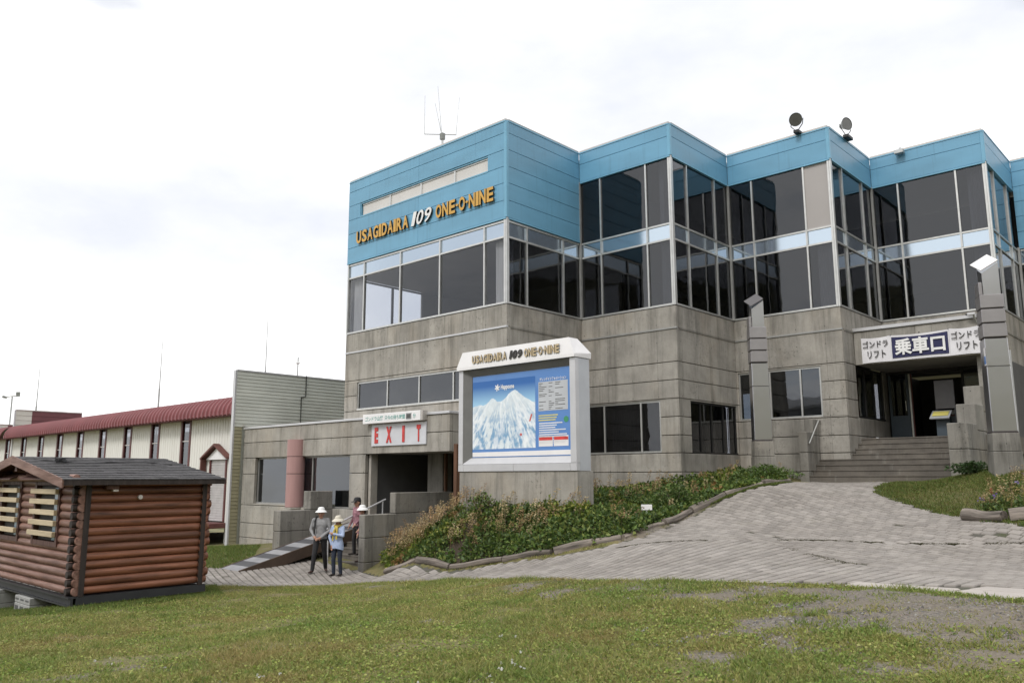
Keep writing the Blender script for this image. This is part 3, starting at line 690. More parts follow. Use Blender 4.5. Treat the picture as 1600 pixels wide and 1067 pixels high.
# blue cladding
HI = [7.58, 8.11, 8.65, 9.17, 9.70, 10.23, 10.58]; LO = [9.60, 10.21, 10.58]
STRIP = (-7.14, -0.74, 9.19, 9.68)
for i, fc in enumerate(FACES):
    s0, s1 = fc[2], fc[3]
    hi = i in (0, 1, 8); cr_ = HI if hi else LO
    f2 = (fc[0], fc[1]-0.03 if fc[0] == 'A' else fc[1]+0.03)
    e0 = s0-0.03 if i == 0 else (s0+0.075 if fc[0] == 'B' else s0+0.035); e1 = s1-0.075 if fc[0] == 'A' else s1-0.035
    panels(L, f2, e0, e1, cr_, [STRIP] if i == 0 else [], mat='blue_cladding', name='cladding_panel', th=0.05, splits=(-3.97,) if i == 0 else (), bevel=0.004, gap=0.006)
    mb = MB(); zb = cr_[0]
    f3 = (fc[0], f2[1])
    if i == 0:
        fbox(mb, f3, e0+0.05, e1, 0.03, 0.10, zb, 9.19); fbox(mb, f3, e0+0.05, e1, 0.03, 0.10, 9.68, 10.56); fbox(mb, f3, e0+0.05, -7.16, 0.03, 0.10, 9.19, 9.68); fbox(mb, f3, -0.72, e1, 0.03, 0.10, 9.19, 9.68)
    else: fbox(mb, f3, e0, e1, 0.03, 0.10, zb+0.01, 10.56)
    mb.build('cladding_core', 'blue_trim', L, fix=False)
    fbox(MB(), f3, e0-0.0, e1+(0.075 if fc[0] == 'A' else 0), -0.012, 0.12, zb-0.05, zb-0.004).build('cladding_trim', 'blue_trim', L, fix=False)
    x0 = e0-(0.0 if fc[0] == 'A' else 0.075); x1 = e1+(0.075 if fc[0] == 'A' else 0.035)
    fbox(MB(), f3, x0+(0.03 if fc[0] == 'B' else 0), x1, -0.015, 0.16, 10.584, 10.625).build('roof_coping', 'blue_trim', L, fix=False)
    fbox(MB(), f3, x0+(0.12 if fc[0] == 'B' else 0.0), x1-0.02, 0.02, 0.22, 10.63, 10.69).build('roof_coping', 'coping' if fc[0] == 'A' else 'aluminium_dull', L, fix=False)
for (u, v, zb, zt) in ((a1, 0, 7.585, 10.58), (a2, b0, 9.605, 10.58), (a3, b1, 9.605, 10.58), (a4, b2, 9.605, 10.58)):
    MB().prism([(u-0.072, v-0.035), (u+0.015, v-0.035), (u+0.035, v-0.015), (u+0.035, v+0.072), (u-0.02, v+0.072), (u-0.072, v+0.02)], 2, zb, zt).build('corner_trim', 'blue_trim', L)
# long strip window high on the blue wall
f0 = ('A', -0.03); mb = MB()
fbox(mb, f0, -7.14, -0.74, -0.012, 0.10, 9.155, 9.20); fbox(mb, f0, -7.14, -0.74, 0.02, 0.10, 9.655, 9.68); fbox(mb, f0, -7.14, -7.11, 0.02, 0.10, 9.20, 9.655); fbox(mb, f0, -0.77, -0.74, 0.02, 0.10, 9.20, 9.655)
sw = mb.build('strip_window', 'blue_trim', L, fix=False); xs = [-7.11, -5.52, -3.90, -2.27, -0.77]
for x in xs[1:-1]: fbox(MB(), f0, x-0.03, x+0.03, 0.05, 0.11, 9.20, 9.655).build('mullion', 'aluminium', sw, fix=False)
for q0, q1 in zip(xs[:-1], xs[1:]):
    fbox(MB(), f0, q0+0.03, q1-0.03, 0.085, 0.10, 9.24, 9.61).build('pane', 'strip_pane', sw, fix=False)
    mb = MB(); fbox(mb, f0, q0+0.03, q1-0.03, 0.06, 0.105, 9.605, 9.652); fbox(mb, f0, q0+0.03, q1-0.03, 0.06, 0.105, 9.203, 9.245); mb.build('sash', 'aluminium', sw, fix=False)
# floors, roof, interior
FOOT = [(a0+0.1, 0.13), (a1-0.13, 0.13), (a1-0.13, b0+0.13), (a2-0.13, b0+0.13), (a2-0.13, b1+0.13), (a3-0.13, b1+0.13), (a3-0.13, b2+0.13), (a4-0.13, b2+0.13), (a4-0.13, b3+0.13), (13.7, b3+0.13), (13.7, 26), (a0+0.1, 26)]
def slab(name, mat, z0, z1, poly=FOOT): return MB().prism(poly, 2, z0, z1).build(name, mat, L)
slab('floor_slab', 'interior_floor', 4.60, 4.90); slab('floor_slab', 'interior_wall', 7.06, 7.44); slab('roof_slab', 'coping', 10.25, 10.45)
FOOT3 = [(0.1, b0+0.13)]+FOOT[3:-1]+[(0.1, 26)]
# side wall with its own windows (seen through the cafe room)
def wallpart(name, mat, *a): return box(name, mat, L, *a)
wallpart('side_wall', 'interior_wall', a0, a0+0.08, 0.11, 0.75, 4.98, 7.5); wallpart('side_wall', 'interior_wall', a0, a0+0.08, 3.45, 25.9, 4.98, 7.5)
wallpart('side_wall', 'concrete', a0, a0+0.10, 0.32, 26, -3.0, 4.975)
wallpart('side_wall', 'blue_cladding', a0-0.03, a0+0.06, 0.12, 26, 7.52, 10.56)
sidew = MB().box(a0+0.01, a0+0.07, 0.75, 3.45, 7.0, 7.06).box(a0+0.01, a0+0.07, 0.75, 3.45, 4.985, 5.03).box(a0+0.01, a0+0.07, 1.98, 2.06, 5.03, 7.0).build('window', 'bracket', L, fix=False)
for q0, q1 in ((0.75, 1.98), (2.06, 3.45)): MB().box(a0+0.035, a0+0.043, q0, q1, 5.03, 7.0).build('pane', 'glass_clear', sidew, fix=False)
wallpart('partition', 'interior_wall', a0+0.2, a1-0.2, 6.0, 6.1, 4.92, 7.04)
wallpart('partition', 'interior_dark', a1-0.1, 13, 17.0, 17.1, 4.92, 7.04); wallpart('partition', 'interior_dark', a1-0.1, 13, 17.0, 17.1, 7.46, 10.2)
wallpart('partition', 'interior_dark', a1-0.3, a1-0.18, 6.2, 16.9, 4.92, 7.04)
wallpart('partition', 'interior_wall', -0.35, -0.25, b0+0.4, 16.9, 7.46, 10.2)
for (u, v) in ((a1, 0), (a2, b0), (a3, b1), (a4, b2)):
    for z0, z1 in ((4.91, 7.05), (7.45, 10.2)):
        if u == a1 and z0 > 7: continue
        box('interior_column', 'interior_column', L, u-0.62, u-0.32, v+0.34, v+0.64, z0, z1)
# folded curtains near the corners of the cafe room
def curtain(face, s0, s1, z0, z1, d=0.2):
    n = 14; mb = MB(); V = []
    for k_, z_ in enumerate((z0, z1)):
        for i_ in range(n+1):
            s_ = s0+(s1-s0)*i_/n; dd = d+0.035*(i_ % 2)
            V.append((s_, face[1]+dd, z_) if face[0] == 'A' else (face[1]-dd, s_, z_))
    F = [(i_, i_+1, n+2+i_, n+1+i_) for i_ in range(n)]; mb.add(V, F); mb.build('curtain', 'curtain', L, fix=False)
curtain(FACES[0], -7.65, -7.15, 5.0, 6.95); curtain(FACES[0], -0.58, -0.18, 5.0, 6.95, 0.16); curtain(FACES[1], 0.16, 0.42, 5.0, 6.95, 0.16)
curtain(FACES[2], 2.98, 3.30, 5.0, 6.95, 0.16); curtain(FACES[2], 3.12, 3.30, 7.5, 9.5, 0.16); curtain(FACES[4], a2+2.82, a2+3.26, 5.0, 6.95, 0.16); curtain(FACES[6], a3+2.95, a3+3.28, 7.5, 9.5, 0.16); curtain(FACES[6], a3+3.0, a3+3.3, 5.0, 6.95, 0.16)
# ground-floor rooms behind the low windows
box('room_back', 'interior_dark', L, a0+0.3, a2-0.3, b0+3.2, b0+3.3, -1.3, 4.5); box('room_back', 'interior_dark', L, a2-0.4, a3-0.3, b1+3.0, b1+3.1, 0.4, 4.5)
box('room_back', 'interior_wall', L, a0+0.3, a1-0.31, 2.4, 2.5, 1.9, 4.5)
for face, s0, s1, z0, z1 in ((FACES[2], 0.95, 2.10, 0.74, 2.16), (FACES[3], b0+1.35, b0+3.3, 0.74, 2.14)):
    n = 18
    for i_ in range(n):     # vertical blinds, slat by slat
        s_ = s0+(s1-s0)*(i_+0.5)/n; mb = MB(); fbox(mb, face, s_-0.022, s_+0.022, 0.20, 0.208, z0, z1); mb.build('blind_slat', 'interior_dark', L, fix=False)

# ------------------------------------------------------------------ entrance recess (part of the lodge)
fb = ('A', b1+0.91)
panels(L, fb, a3, a4-0.02, [3.28, 4.30], [], splits=(a3+1.75,))
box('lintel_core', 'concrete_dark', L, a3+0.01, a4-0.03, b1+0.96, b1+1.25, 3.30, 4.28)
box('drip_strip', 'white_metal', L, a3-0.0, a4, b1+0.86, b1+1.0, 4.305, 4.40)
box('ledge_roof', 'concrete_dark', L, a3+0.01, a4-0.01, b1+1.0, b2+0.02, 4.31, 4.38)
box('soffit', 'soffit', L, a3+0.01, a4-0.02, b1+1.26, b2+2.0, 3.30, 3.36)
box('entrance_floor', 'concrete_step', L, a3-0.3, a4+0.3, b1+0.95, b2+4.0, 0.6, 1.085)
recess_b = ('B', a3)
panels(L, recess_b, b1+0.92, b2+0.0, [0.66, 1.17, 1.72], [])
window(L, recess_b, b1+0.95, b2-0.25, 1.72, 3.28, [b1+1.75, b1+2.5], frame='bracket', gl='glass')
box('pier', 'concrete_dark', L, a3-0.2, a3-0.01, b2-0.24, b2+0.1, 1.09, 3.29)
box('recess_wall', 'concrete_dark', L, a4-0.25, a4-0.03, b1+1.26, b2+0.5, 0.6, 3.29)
# glazed door screen at the back of the recess
dz0, dz1 = 1.09, 3.28; vb = b2+0.02
scr = MB().box(a3, a4-0.26, vb, vb+0.06, dz1-0.07, dz1).build('door_screen', 'bracket', L, fix=False)
dl = box('door', 'door_blue', L, a3+0.06, a3+0.66, vb-0.02, vb+0.03, dz0+0.01, dz0+0.80)
MB().box(a3+0.06, a3+0.13, vb-0.02, vb+0.03, dz0+0.80, dz1-0.08).build('stile', 'door_blue', dl, fix=False)
MB().box(a3+0.59, a3+0.66, vb-0.02, vb+0.03, dz0+0.80, dz1-0.08).build('stile', 'door_blue', dl, fix=False)
MB().box(a3+0.13, a3+0.59, vb, vb+0.01, dz0+0.80, dz1-0.08).build('pane', 'glass', dl, fix=False)
MB().tube((a3+0.56, vb-0.05, dz0+0.95), (a3+0.56, vb-0.05, dz0+1.25), 0.015).build('handle', 'steel_rail', dl)
box('door_post', 'aluminium', L, a3+0.68, a3+0.73, vb-0.03, vb+0.04, dz0, dz1-0.07)
box('door_post', 'red_frame', L, a3+0.735, a3+0.77, vb-0.02, vb+0.04, dz0, dz1-0.07)
box('door_post', 'bracket', L, a3+2.2, a3+2.27, vb-0.02, vb+0.05, dz0, dz1-0.07)
MB().box(a3+2.27, a4-0.27, vb+0.01, vb+0.02, dz0, dz1-0.08).build('pane', 'glass', scr, fix=False)
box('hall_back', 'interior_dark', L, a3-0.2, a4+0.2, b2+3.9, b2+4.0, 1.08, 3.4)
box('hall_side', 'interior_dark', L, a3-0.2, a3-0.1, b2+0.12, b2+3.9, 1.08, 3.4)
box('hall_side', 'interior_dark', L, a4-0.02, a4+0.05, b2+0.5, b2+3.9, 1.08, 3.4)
# things inside the entrance
vm = thing('ticket_machine', 'grey and red ticket counter inside the dark entrance hall', 'counter', (a3+1.5, b2+1.6, 1.09))
MB().box(a3+1.0, a3+2.0, b2+1.5, b2+1.9, 1.09, 1.95).build('body', 'rust_red', vm, bevel=0.02, fix=False)
MB().box(a3+0.97, a3+2.03, b2+1.44, b2+1.93, 1.95, 2.10).build('top', 'board_grey', vm, bevel=0.02, fix=False)
MB().box(a3+1.1, a3+1.9, b2+1.47, b2+1.5, 1.6, 1.9).build('front_panel', 'door_blue', vm, fix=False)
ks = thing('information_stand', 'grey information stand with a tilted board beside the entrance door', 'stand', (8.9, 9.3, 1.09))
MB().box(8.68, 9.06, 9.28, 9.46, 1.09, 1.68).build('pedestal', 'door_blue', ks, bevel=0.01, fix=False)
MB().prism([(9.05, 1.66), (9.07, 1.63), (9.45, 1.86), (9.43, 1.90)], 0, 8.57, 9.10).build('tilted_board', 'sign_grey', ks)
MB().prism([(9.13, 1.735), (9.133, 1.731), (9.363, 1.870), (9.36, 1.875)], 0, 8.62, 9.05).build('notice', 'print_yellow', ks)
MB().box(8.66, 9.20, 9.44, 9.50, 1.95, 2.80).build('upper_panel', 'plate_grey', ks, bevel=0.01, fix=False)
MB().box(8.66, 8.70, 9.44, 9.50, 1.09, 1.95).box(9.16, 9.20, 9.44, 9.50, 1.09, 1.95).build('frame', 'steel_black', ks, fix=False)
# banner
bn = thing('banner', 'white and navy cloth banner hung over the entrance stairs', 'banner', (8.7, b1+0.86, 3.3))
def cloth(name, mat, s0, s1, z0, z1, v, seed, parent, amp=0.022):
    n, k = 26, 10; V = []; F = []
    for j in range(k+1):
        for i in range(n+1):
            fx = i/n; fz = j/k; sag = 0.035*math.sin(math.pi*fx)*fz; zt = z1-sag
            y = v-0.02-amp*(0.5+0.5*math.sin(fx*9+seed+fz*3))-amp*0.6*math.sin(fz*7+fx*4+seed)*fz
            V.append((s0+(s1-s0)*fx, y, z0+(zt-z0)*fz+0.012*math.sin(math.pi*fx)*(1-fz)))
    F = [(j*(n+1)+i, j*(n+1)+i+1, (j+1)*(n+1)+i+1, (j+1)*(n+1)+i) for j in range(k) for i in range(n)]
    mb = MB(); mb.add(V, F); return mb.build(name, mat, parent, smooth=True, fix=False)
vbn = b1+0.90
cloth('end_cloth', 'banner_white', 7.15, 8.0, 3.31, 4.08, vbn, 0.3, bn, 0.012); cloth('middle_cloth', 'banner_white', 8.002, 9.56, 3.31, 4.07, vbn, 0.3, bn, 0.012); cloth('end_cloth', 'banner_white', 9.565, 10.33, 3.31, 4.08, vbn, 1.1, bn, 0.012)
cloth('navy_panel', 'banner_navy', 8.02, 9.53, 3.385, 4.01, vbn-0.014, 0.3, bn, 0.012)
vt = vbn-0.052
for x0 in (7.20, 9.62):
    text_on('ゴンドラ', 'lettering', 'letter_dark', bn, x0, x0+0.72, 3.76, 3.97, vt, bold=0.02); text_on('リフト', 'lettering', 'letter_dark', bn, x0+0.12, x0+0.64, 3.44, 3.67, vt, bold=0.02)
text_on('乗車口', 'lettering', 'letter_white', bn, 8.10, 9.46, 3.46, 3.94, vt-0.02, bold=0.03)
for x in (7.16, 7.99, 8.78, 9.55, 10.3): MB().tube((x, b1+0.9, 4.09), (x, vbn-0.02, 4.06), 0.012, n=6).build('tie', 'black_plastic', bn)
cc = thing('security_camera', 'small white security camera above the right end of the banner', 'camera', (10.2, b1+0.85, 4.4))
MB().box(10.1, 10.3, b1+0.70, b1+0.78, 4.36, 4.43).build('body', 'white_metal', cc, bevel=0.01, fix=False); MB().tube((10.25, b1+0.75, 4.36), (10.27, b1+0.91, 4.15), 0.025).build('bracket', 'galvanised', cc); MB().tube((10.1, b1+0.74, 4.395), (10.06, b1+0.735, 4.39), 0.028).build('lens', 'black_plastic', cc)
# downpipe + red notice on the far right wall
dp = single(MB().tube((a4+0.07, b2+0.22, 0.4), (a4+0.07, b2+0.22, 3.7), 0.045), 'downpipe', 'pale downpipe on the concrete wall right of the right pylon', 'pipe', 'galvanised', (a4+0.07, b2+0.22, 0.4), smooth=True)
rn = thing('wall_notice', 'red and white notice board on the wall at the right edge', 'sign', (a4+0.02, b2+1.9, 2.7))
MB().box(a4+0.004, a4+0.03, b2+1.62, b2+2.6, 2.72, 3.22).build('board', 'letter_red', rn, fix=False); MB().box(a4+0.031, a4+0.036, b2+1.75, b2+1.95, 2.72, 3.22).build('stripe', 'sign_white', rn, fix=False)

# ------------------------------------------------------------------ entrance stairs
ES = thing('entrance_staircase', 'wide concrete entrance staircase with stepped side walls under the banner', 'staircase', (8, 6.2, -0.3))
NS = 8; z0s, z1s = -0.14, 1.095; rr = (z1s-z0s)/NS
for i in range(NS):
    v0 = 6.2+i*0.264; lo = 6.06 if v0 < b1-0.25 else a3+0.005
    zt = z0s+rr*(i+1); hi = 9.755
    if v0 < b1 and v0+0.264 > b1-0.02: lo = 6.06
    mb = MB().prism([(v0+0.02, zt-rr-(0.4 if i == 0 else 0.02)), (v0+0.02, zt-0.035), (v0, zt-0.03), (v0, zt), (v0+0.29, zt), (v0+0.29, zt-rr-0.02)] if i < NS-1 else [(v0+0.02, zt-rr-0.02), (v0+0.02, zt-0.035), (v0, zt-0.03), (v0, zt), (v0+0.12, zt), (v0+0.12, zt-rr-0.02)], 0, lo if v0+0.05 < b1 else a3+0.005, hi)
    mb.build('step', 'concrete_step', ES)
def cheek(parent, u0, u1, v0, v1, z0, z1, cuts=(), mat='concrete_dark', cap=True):
    zs = [z0]+[c for c in cuts if z0+0.05 < c < z1-0.05]+[z1]
    for q0, q1 in zip(zs[:-1], zs[1:]): MB().box(u0, u1, v0, v1, q0+(0.01 if q0 > z0 else 0), q1).build('side_wall', mat, parent, bevel=0.015, fix=False)
    if len(zs) > 2: MB().box(u0+0.03, u1-0.03, v0+0.03, v1-0.03, z0, z1-0.05).build('wall_core', 'backing', parent, fix=False)
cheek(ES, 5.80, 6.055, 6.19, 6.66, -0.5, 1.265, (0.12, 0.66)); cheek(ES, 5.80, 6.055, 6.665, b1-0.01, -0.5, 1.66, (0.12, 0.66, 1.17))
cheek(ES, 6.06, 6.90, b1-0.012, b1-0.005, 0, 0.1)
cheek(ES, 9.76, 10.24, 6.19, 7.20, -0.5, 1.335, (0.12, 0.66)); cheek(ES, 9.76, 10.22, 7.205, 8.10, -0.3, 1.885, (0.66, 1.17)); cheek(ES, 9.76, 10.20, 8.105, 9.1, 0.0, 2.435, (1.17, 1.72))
MB().path([(6.10, 6.24, 0.92), (6.10, 7.0, 1.62), (6.10, 7.10, 1.62)], 0.022).build('handrail', 'steel_rail', ES, smooth=True)

# ------------------------------------------------------------------ pylons
def pylon(x, y, zb, rot, s, label, notice=False):
    P = thing_w('pylon', label, 'pylon', (x, y, zb), rot, 'mirrored pylons by the entrance stairs')
    def fr(z0, z1, s0, s1, mat, name, ins=0.0):
        a, b = s0/2, s1/2
        V = [(-a, -a, z0), (a, -a, z0), (a, a, z0), (-a, a, z0), (-b, -b, z1), (b, -b, z1), (b, b, z1), (-b, b, z1)]
        mb = MB(); mb.add(V, [(0, 3, 2, 1), (4, 5, 6, 7), (0, 1, 5, 4), (1, 2, 6, 5), (2, 3, 7, 6), (3, 0, 4, 7)]); return mb.build(name, mat, P, bevel=0.012, fix=False)
    H = lambda z: z-zb
    fr(-0.6, H(0.52), s*1.22, s*1.15, 'concrete_dark', 'base_block'); fr(H(0.525), H(0.93), s*1.11, s*1.06, 'concrete_dark', 'base_block')
    fr(H(0.93), H(0.96), s*1.04, s*1.04, 'dark_joint', 'joint')
    fr(H(0.96), H(2.42), s*1.0, s*0.95, 'mirror_panel', 'shaft'); fr(H(2.424), H(3.06), s*0.95, s*0.93, 'mirror_panel', 'shaft')
    z = 3.07
    for k in range(3):
        fr(H(z), H(z+0.02), s*0.88, s*0.88, 'dark_joint', 'joint'); fr(H(z+0.02), H(z+0.33), s*0.97, s*0.96, 'steel_band', 'band'); z += 0.335
    # head: narrower, set back, with a diagonally cut and folded top
    q = s*0.40; zt0 = H(z+0.0); zt1 = H(z+0.62)
    V = [(-q*0.75, -q, zt0), (q, -q, zt0), (q, q, zt0), (-q*0.75, q, zt0), (-q*0.75, -q, zt1-0.12), (q, -q, zt1+0.12), (q, q, zt1+0.30), (-q*0.75, q, zt1+0.06)]
    mb = MB(); mb.add(V, [(0, 3, 2, 1), (4, 5, 6, 7), (0, 1, 5, 4), (1, 2, 6, 5), (2, 3, 7, 6), (3, 0, 4, 7)]); mb.build('head', 'mirror_panel', P)
    # tilted plate on the head
    c = np.array([-q*0.25, -q*0.35, zt1+0.16]); e1 = np.array([0.72, -0.10, 0.42])*s; e2 = np.array([-0.30, 0.55, 0.42])*s; nn = np.cross(e1, e2); nn /= np.linalg.norm(nn)
    V = []
    for dd in (-0.012, 0.012):
        for (i, j) in ((-.5, -.5), (.5, -.5), (.5, .5), (-.5, .5)): V.append(c+e1*i+e2*j+nn*dd)
    mb = MB(); mb.add(V, [(0, 3, 2, 1), (4, 5, 6, 7), (0, 1, 5, 4), (1, 2, 6, 5), (2, 3, 7, 6), (3, 0, 4, 7)]); mb.build('painted_mirror_plate', 'sign_white' if notice else 'plate_grey', P)
    mb = MB().box(-s*0.47, -q*0.8, -s*0.40, s*0.36, zt0+0.0, zt0+0.30); mb.build('side_plate', 'steel_band', P, bevel=0.01)
    if notice:
        mb = MB().box(-s*0.487, -s*0.482, -0.26, -0.10, H(2.45), H(2.85)); mb.build('sticker', 'sign_white', P); MB().box(-s*0.490, -s*0.487, -0.25, -0.11, H(2.48), H(2.66)).build('sticker_print', 'print_blue', P)
    return P
pylon(6.82, 22.3, gz(6.82, 22.3), R(-6), 0.47, 'narrow mirrored pylon on a concrete foot left of the entrance stairs')
pylon(11.0, 18.3, gz(11.0, 18.3), R(-18), 0.50, 'mirrored pylon with a tilted plate painted white as sky reflection right of the entrance stairs', True)

# ------------------------------------------------------------------ exit annex
X = thing('exit_annex', 'low flat-roofed concrete annex with the exit doorway and large windows', 'building', (-7, -1, -3.0))
fx = ('A', -1.0); XC = [-3.0, -2.17, -1.65, -1.0, 0.127, 0.71, 1.28, 1.80]
XO = [(-11.83, -9.05, -0.94, 0.71), (-9.05, -6.0, -1.0, 0.71), (-5.18, -1.3, -3.0, 0.71)]
panels(X, fx, -12.70, -1.3, XC, XO, splits=(-8.9,))
mb = MB().box(-12.65, -11.9, -0.95, -0.7, -3, 1.78).box(-11.9, -6.0, -0.95, -0.7, 0.74, 1.78).box(-11.9, -6.0, -0.95, -0.7, -3, -1.05).box(-5.95, -5.25, -0.95, -0.4, -3, 0.73).box(-5.99, -1.35, -0.95, -0.4, 0.74, 1.78)
mb.build('wall_core', 'concrete_dark', X, fix=False)
for z0, z1 in ((0.71, 1.28), (1.28, 1.80)): MB().box(-1.3-0.12, -1.3, -0.876, -0.01, z0+0.007, z1-0.007).build('concrete_panel', 'concrete', X, bevel=0.008, fix=False)
MB().box(-12.72, -1.27, -1.04, -0.01, 1.80, 1.875).build('coping', 'white_metal', X, bevel=0.008, fix=False)
MB().box(-5.17, -5.05, -0.87, -0.6, -3, 0.71).build('door_reveal', 'concrete', X, bevel=0.008, fix=False)
MB().box(-5.17, -0.91, -0.39, 2.9, 0.73, 0.80).build('soffit', 'soffit', X, fix=False)
window(X, fx, -11.83, -9.05, -0.94, 0.71, [-9.35], frame='aluminium_dull', gl='glass_grey', inset=0.16)
window(X, fx, -9.0, -6.0, -1.0, 0.71, [-8.3], frame='aluminium_dull', gl='glass_grey', inset=0.16)
MB().box(-12.6, -5.3, 1.0, 1.1, -1.5, 1.7).build('room_back', 'interior_wall', X, fix=False)
MB().box(-7.85, -7.05, -0.80, -0.79, -0.85, 0.05).build('poster', 'letter_teal', X, fix=False)
MB().box(-7.0, -6.6, -0.2, 0.1, 0.35, 0.42).build('lamp_panel', 'letter_white', X, fix=False)
# doors at the back of the exit recess
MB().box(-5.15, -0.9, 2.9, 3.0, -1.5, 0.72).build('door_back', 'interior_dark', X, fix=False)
MB().box(-3.75, -3.05, 0.35, 0.75, -1.45, 0.72).build('inner_pier', 'concrete_dark', X, bevel=0.01, fix=False)
MB().box(-3.04, -2.98, 0.4, 0.5, -1.45, 0.72).build('door_post', 'post_brown', X, fix=False)
for q in (-1.9, -1.45): MB().box(q-0.03, q+0.03, 0.78, 0.86, -1.45, 0.72).build('door_post', 'aluminium_dull', X, fix=False)
dr = MB().box(-2.0, -1.5, 0.83, 0.85, -1.45, 0.72).build('door', 'glass_grey', X, fix=False)
MB().box(-1.42, -1.0, 0.83, 0.85, -1.45, 0.72).build('door', 'glass', X, fix=False)
MB().box(-5.15, -0.3, -0.9, 1.2, -2.2, -1.46).build('landing', 'concrete_step', X, bevel=0.01, fix=False)
MB().box(-5.17, -0.9, 0.31, 2.9, -2.2, -1.47).build('hall_floor', 'interior_floor', X, fix=False)
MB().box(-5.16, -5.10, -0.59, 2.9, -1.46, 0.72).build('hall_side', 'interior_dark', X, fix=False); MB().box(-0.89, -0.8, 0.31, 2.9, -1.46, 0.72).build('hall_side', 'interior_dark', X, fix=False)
pc = MB().lathe([(0.31, -1.0), (0.31, 0.112)], 28, (-9.02, -1.06, 0)).build('round_column', 'pink_column', X, smooth=True)
MB().lathe([(0.31, 0.135), (0.31, 0.70)], 28, (-9.02, -1.06, 0)).build('drum', 'pink_column', pc, smooth=True)
MB().lathe([(0.31, 0.72), (0.31, 1.29)], 28, (-9.02, -1.06, 0)).build('drum', 'pink_column', pc, smooth=True)
MB().lathe([(0.295, -0.99), (0.295, 1.27)], 24, (-9.02, -1.06, 0)).build('core', 'dark_joint', pc, smooth=True)
MB().lathe([(0.33, -1.06), (0.33, -1.01)], 28, (-9.02, -1.06, 0)).build('plinth', 'concrete', pc, smooth=True)
# EXIT sign + waiting time box
SG = thing('exit_sign', 'white board with worn red letters EXIT above the exit doorway', 'sign', (-3.5, -1.05, 0.95))
MB().box(-4.83, -2.26, -1.05, -1.005, 0.95, 1.62).build('board', 'exit_board', SG, bevel=0.004, fix=False)
for ch, x in zip('EXIT', (-4.66, -4.09, -3.32, -2.66)): text_on(ch, 'letter', 'letter_red', SG, x, x+(0.17 if ch != 'X' else 0.26)*(0.62 if ch == 'I' else 1)*1.0, 1.04, 1.53, -1.05, extrude=0.015, bold=0.05)
WB = thing('waiting_time_box', 'narrow white light box with teal Japanese lettering above the exit sign', 'sign', (-3.7, -1.2, 1.64))
MB().box(-5.08, -2.33, -1.22, -1.0, 1.64, 1.935).build('box', 'sign_white', WB, bevel=0.01, fix=False)
MB().box(-2.326, -2.25, -1.20, -1.0, 1.65, 1.93).build('end_cap', 'coping', WB, fix=False)
text_on('ゴンドラ山麓', 'lettering', 'letter_teal', WB, -4.94, -4.06, 1.715, 1.86, -1.22, bold=0.012); text_on('只今の待ち時間', 'lettering', 'letter_teal', WB, -3.98, -3.02, 1.715, 1.86, -1.22, bold=0.012); text_on('分', 'lettering', 'letter_teal', WB, -2.66, -2.53, 1.715, 1.86, -1.22, bold=0.012)
MB().box(-2.97, -2.72, -1.228, -1.221, 1.69, 1.885).build('counter', 'board_grey', WB, fix=False); MB().box(-2.945, -2.745, -1.233, -1.229, 1.72, 1.855).build('counter_screen', 'interior_dark', WB, fix=False)

# exit stairs, ramp
XS = thing('exit_staircase', 'concrete steps with stepped side walls leading down from the exit', 'staircase', (-4.8, -2.9, -2.6))
for i in range(7):
    v0 = -2.72+i*0.29; zt = -2.5+0.148*(i+1)
    MB().prism([(v0+0.015, zt-0.148-(0.5 if i == 0 else 0.02)), (v0+0.015, zt-0.03), (v0, zt-0.025), (v0, zt), (v0+0.31 if i < 6 else -0.91, zt), (v0+0.31 if i < 6 else -0.91, zt-0.17)], 0, -6.85, -2.87).build('step', 'concrete_step', XS)
for u0, u1 in ((-7.25, -6.855), (-2.865, -2.60)):
    cheek(XS, u0, u1, -2.92, -1.86, -3.0, -1.02, (-2.30, -1.65)); cheek(XS, u0, u1, -1.855, 0.5 if u0 > -5 else -1.01, -3.0, -0.435, (-2.30, -1.65, -1.02))
MB().path([(-4.0, -3.2, -1.45), (-4.0, -1.1, -0.66)], 0.026).build('handrail', 'white_metal', XS, smooth=True)
MB().tube((-4.0, -3.12, -2.55), (-4.0, -3.12, -1.44), 0.022).build('rail_post', 'white_metal', XS, smooth=True); MB().tube((-4.0, -1.2, -1.6), (-4.0, -1.2, -0.72), 0.022).build('rail_post', 'white_metal', XS, smooth=True)
RP = thing('wheel_ramp', 'long wooden ramp with grey and black striped boards laid over the exit steps', 'ramp', (-5.4, -5.3, -2.5))
rv0, rv1, rz0, rz1 = -5.32, -1.05, -2.475, -1.42; n = 13
def rz(v): return rz0+(rz1-rz0)*(v-rv0)/(rv1-rv0)
for i in range(n):
    q0 = rv0+(rv1-rv0)*i/n; q1 = rv0+(rv1-rv0)*(i+1)/n-0.006
    MB().prism([(q0, rz(q0)-0.03), (q1, rz(q1)-0.03), (q1, rz(q1)), (q0, rz(q0))], 0, -5.86, -4.92).build('ramp_board', 'ramp_light' if i % 2 == 0 else 'ramp_dark', RP)
for u0, u1 in ((-5.92, -5.865), (-4.915, -4.86)):
    MB().prism([(rv0, rz(rv0)-0.05), (rv0+1.2, rz(rv0+1.2)-0.28), (rv1, rz(rv1)-0.34), (rv1, rz(rv1)+0.012), (rv0, rz(rv0)+0.01)] , 0, u0, u1).build('side_beam', 'ramp_wood', RP)
MB().prism([(-4.6, -2.52), (-3.2, -2.52), (-3.2, rz(-3.2)-0.04), (-4.6, rz(-4.6)-0.04)], 0, -5.8, -5.74).build('support', 'ramp_wood', RP)

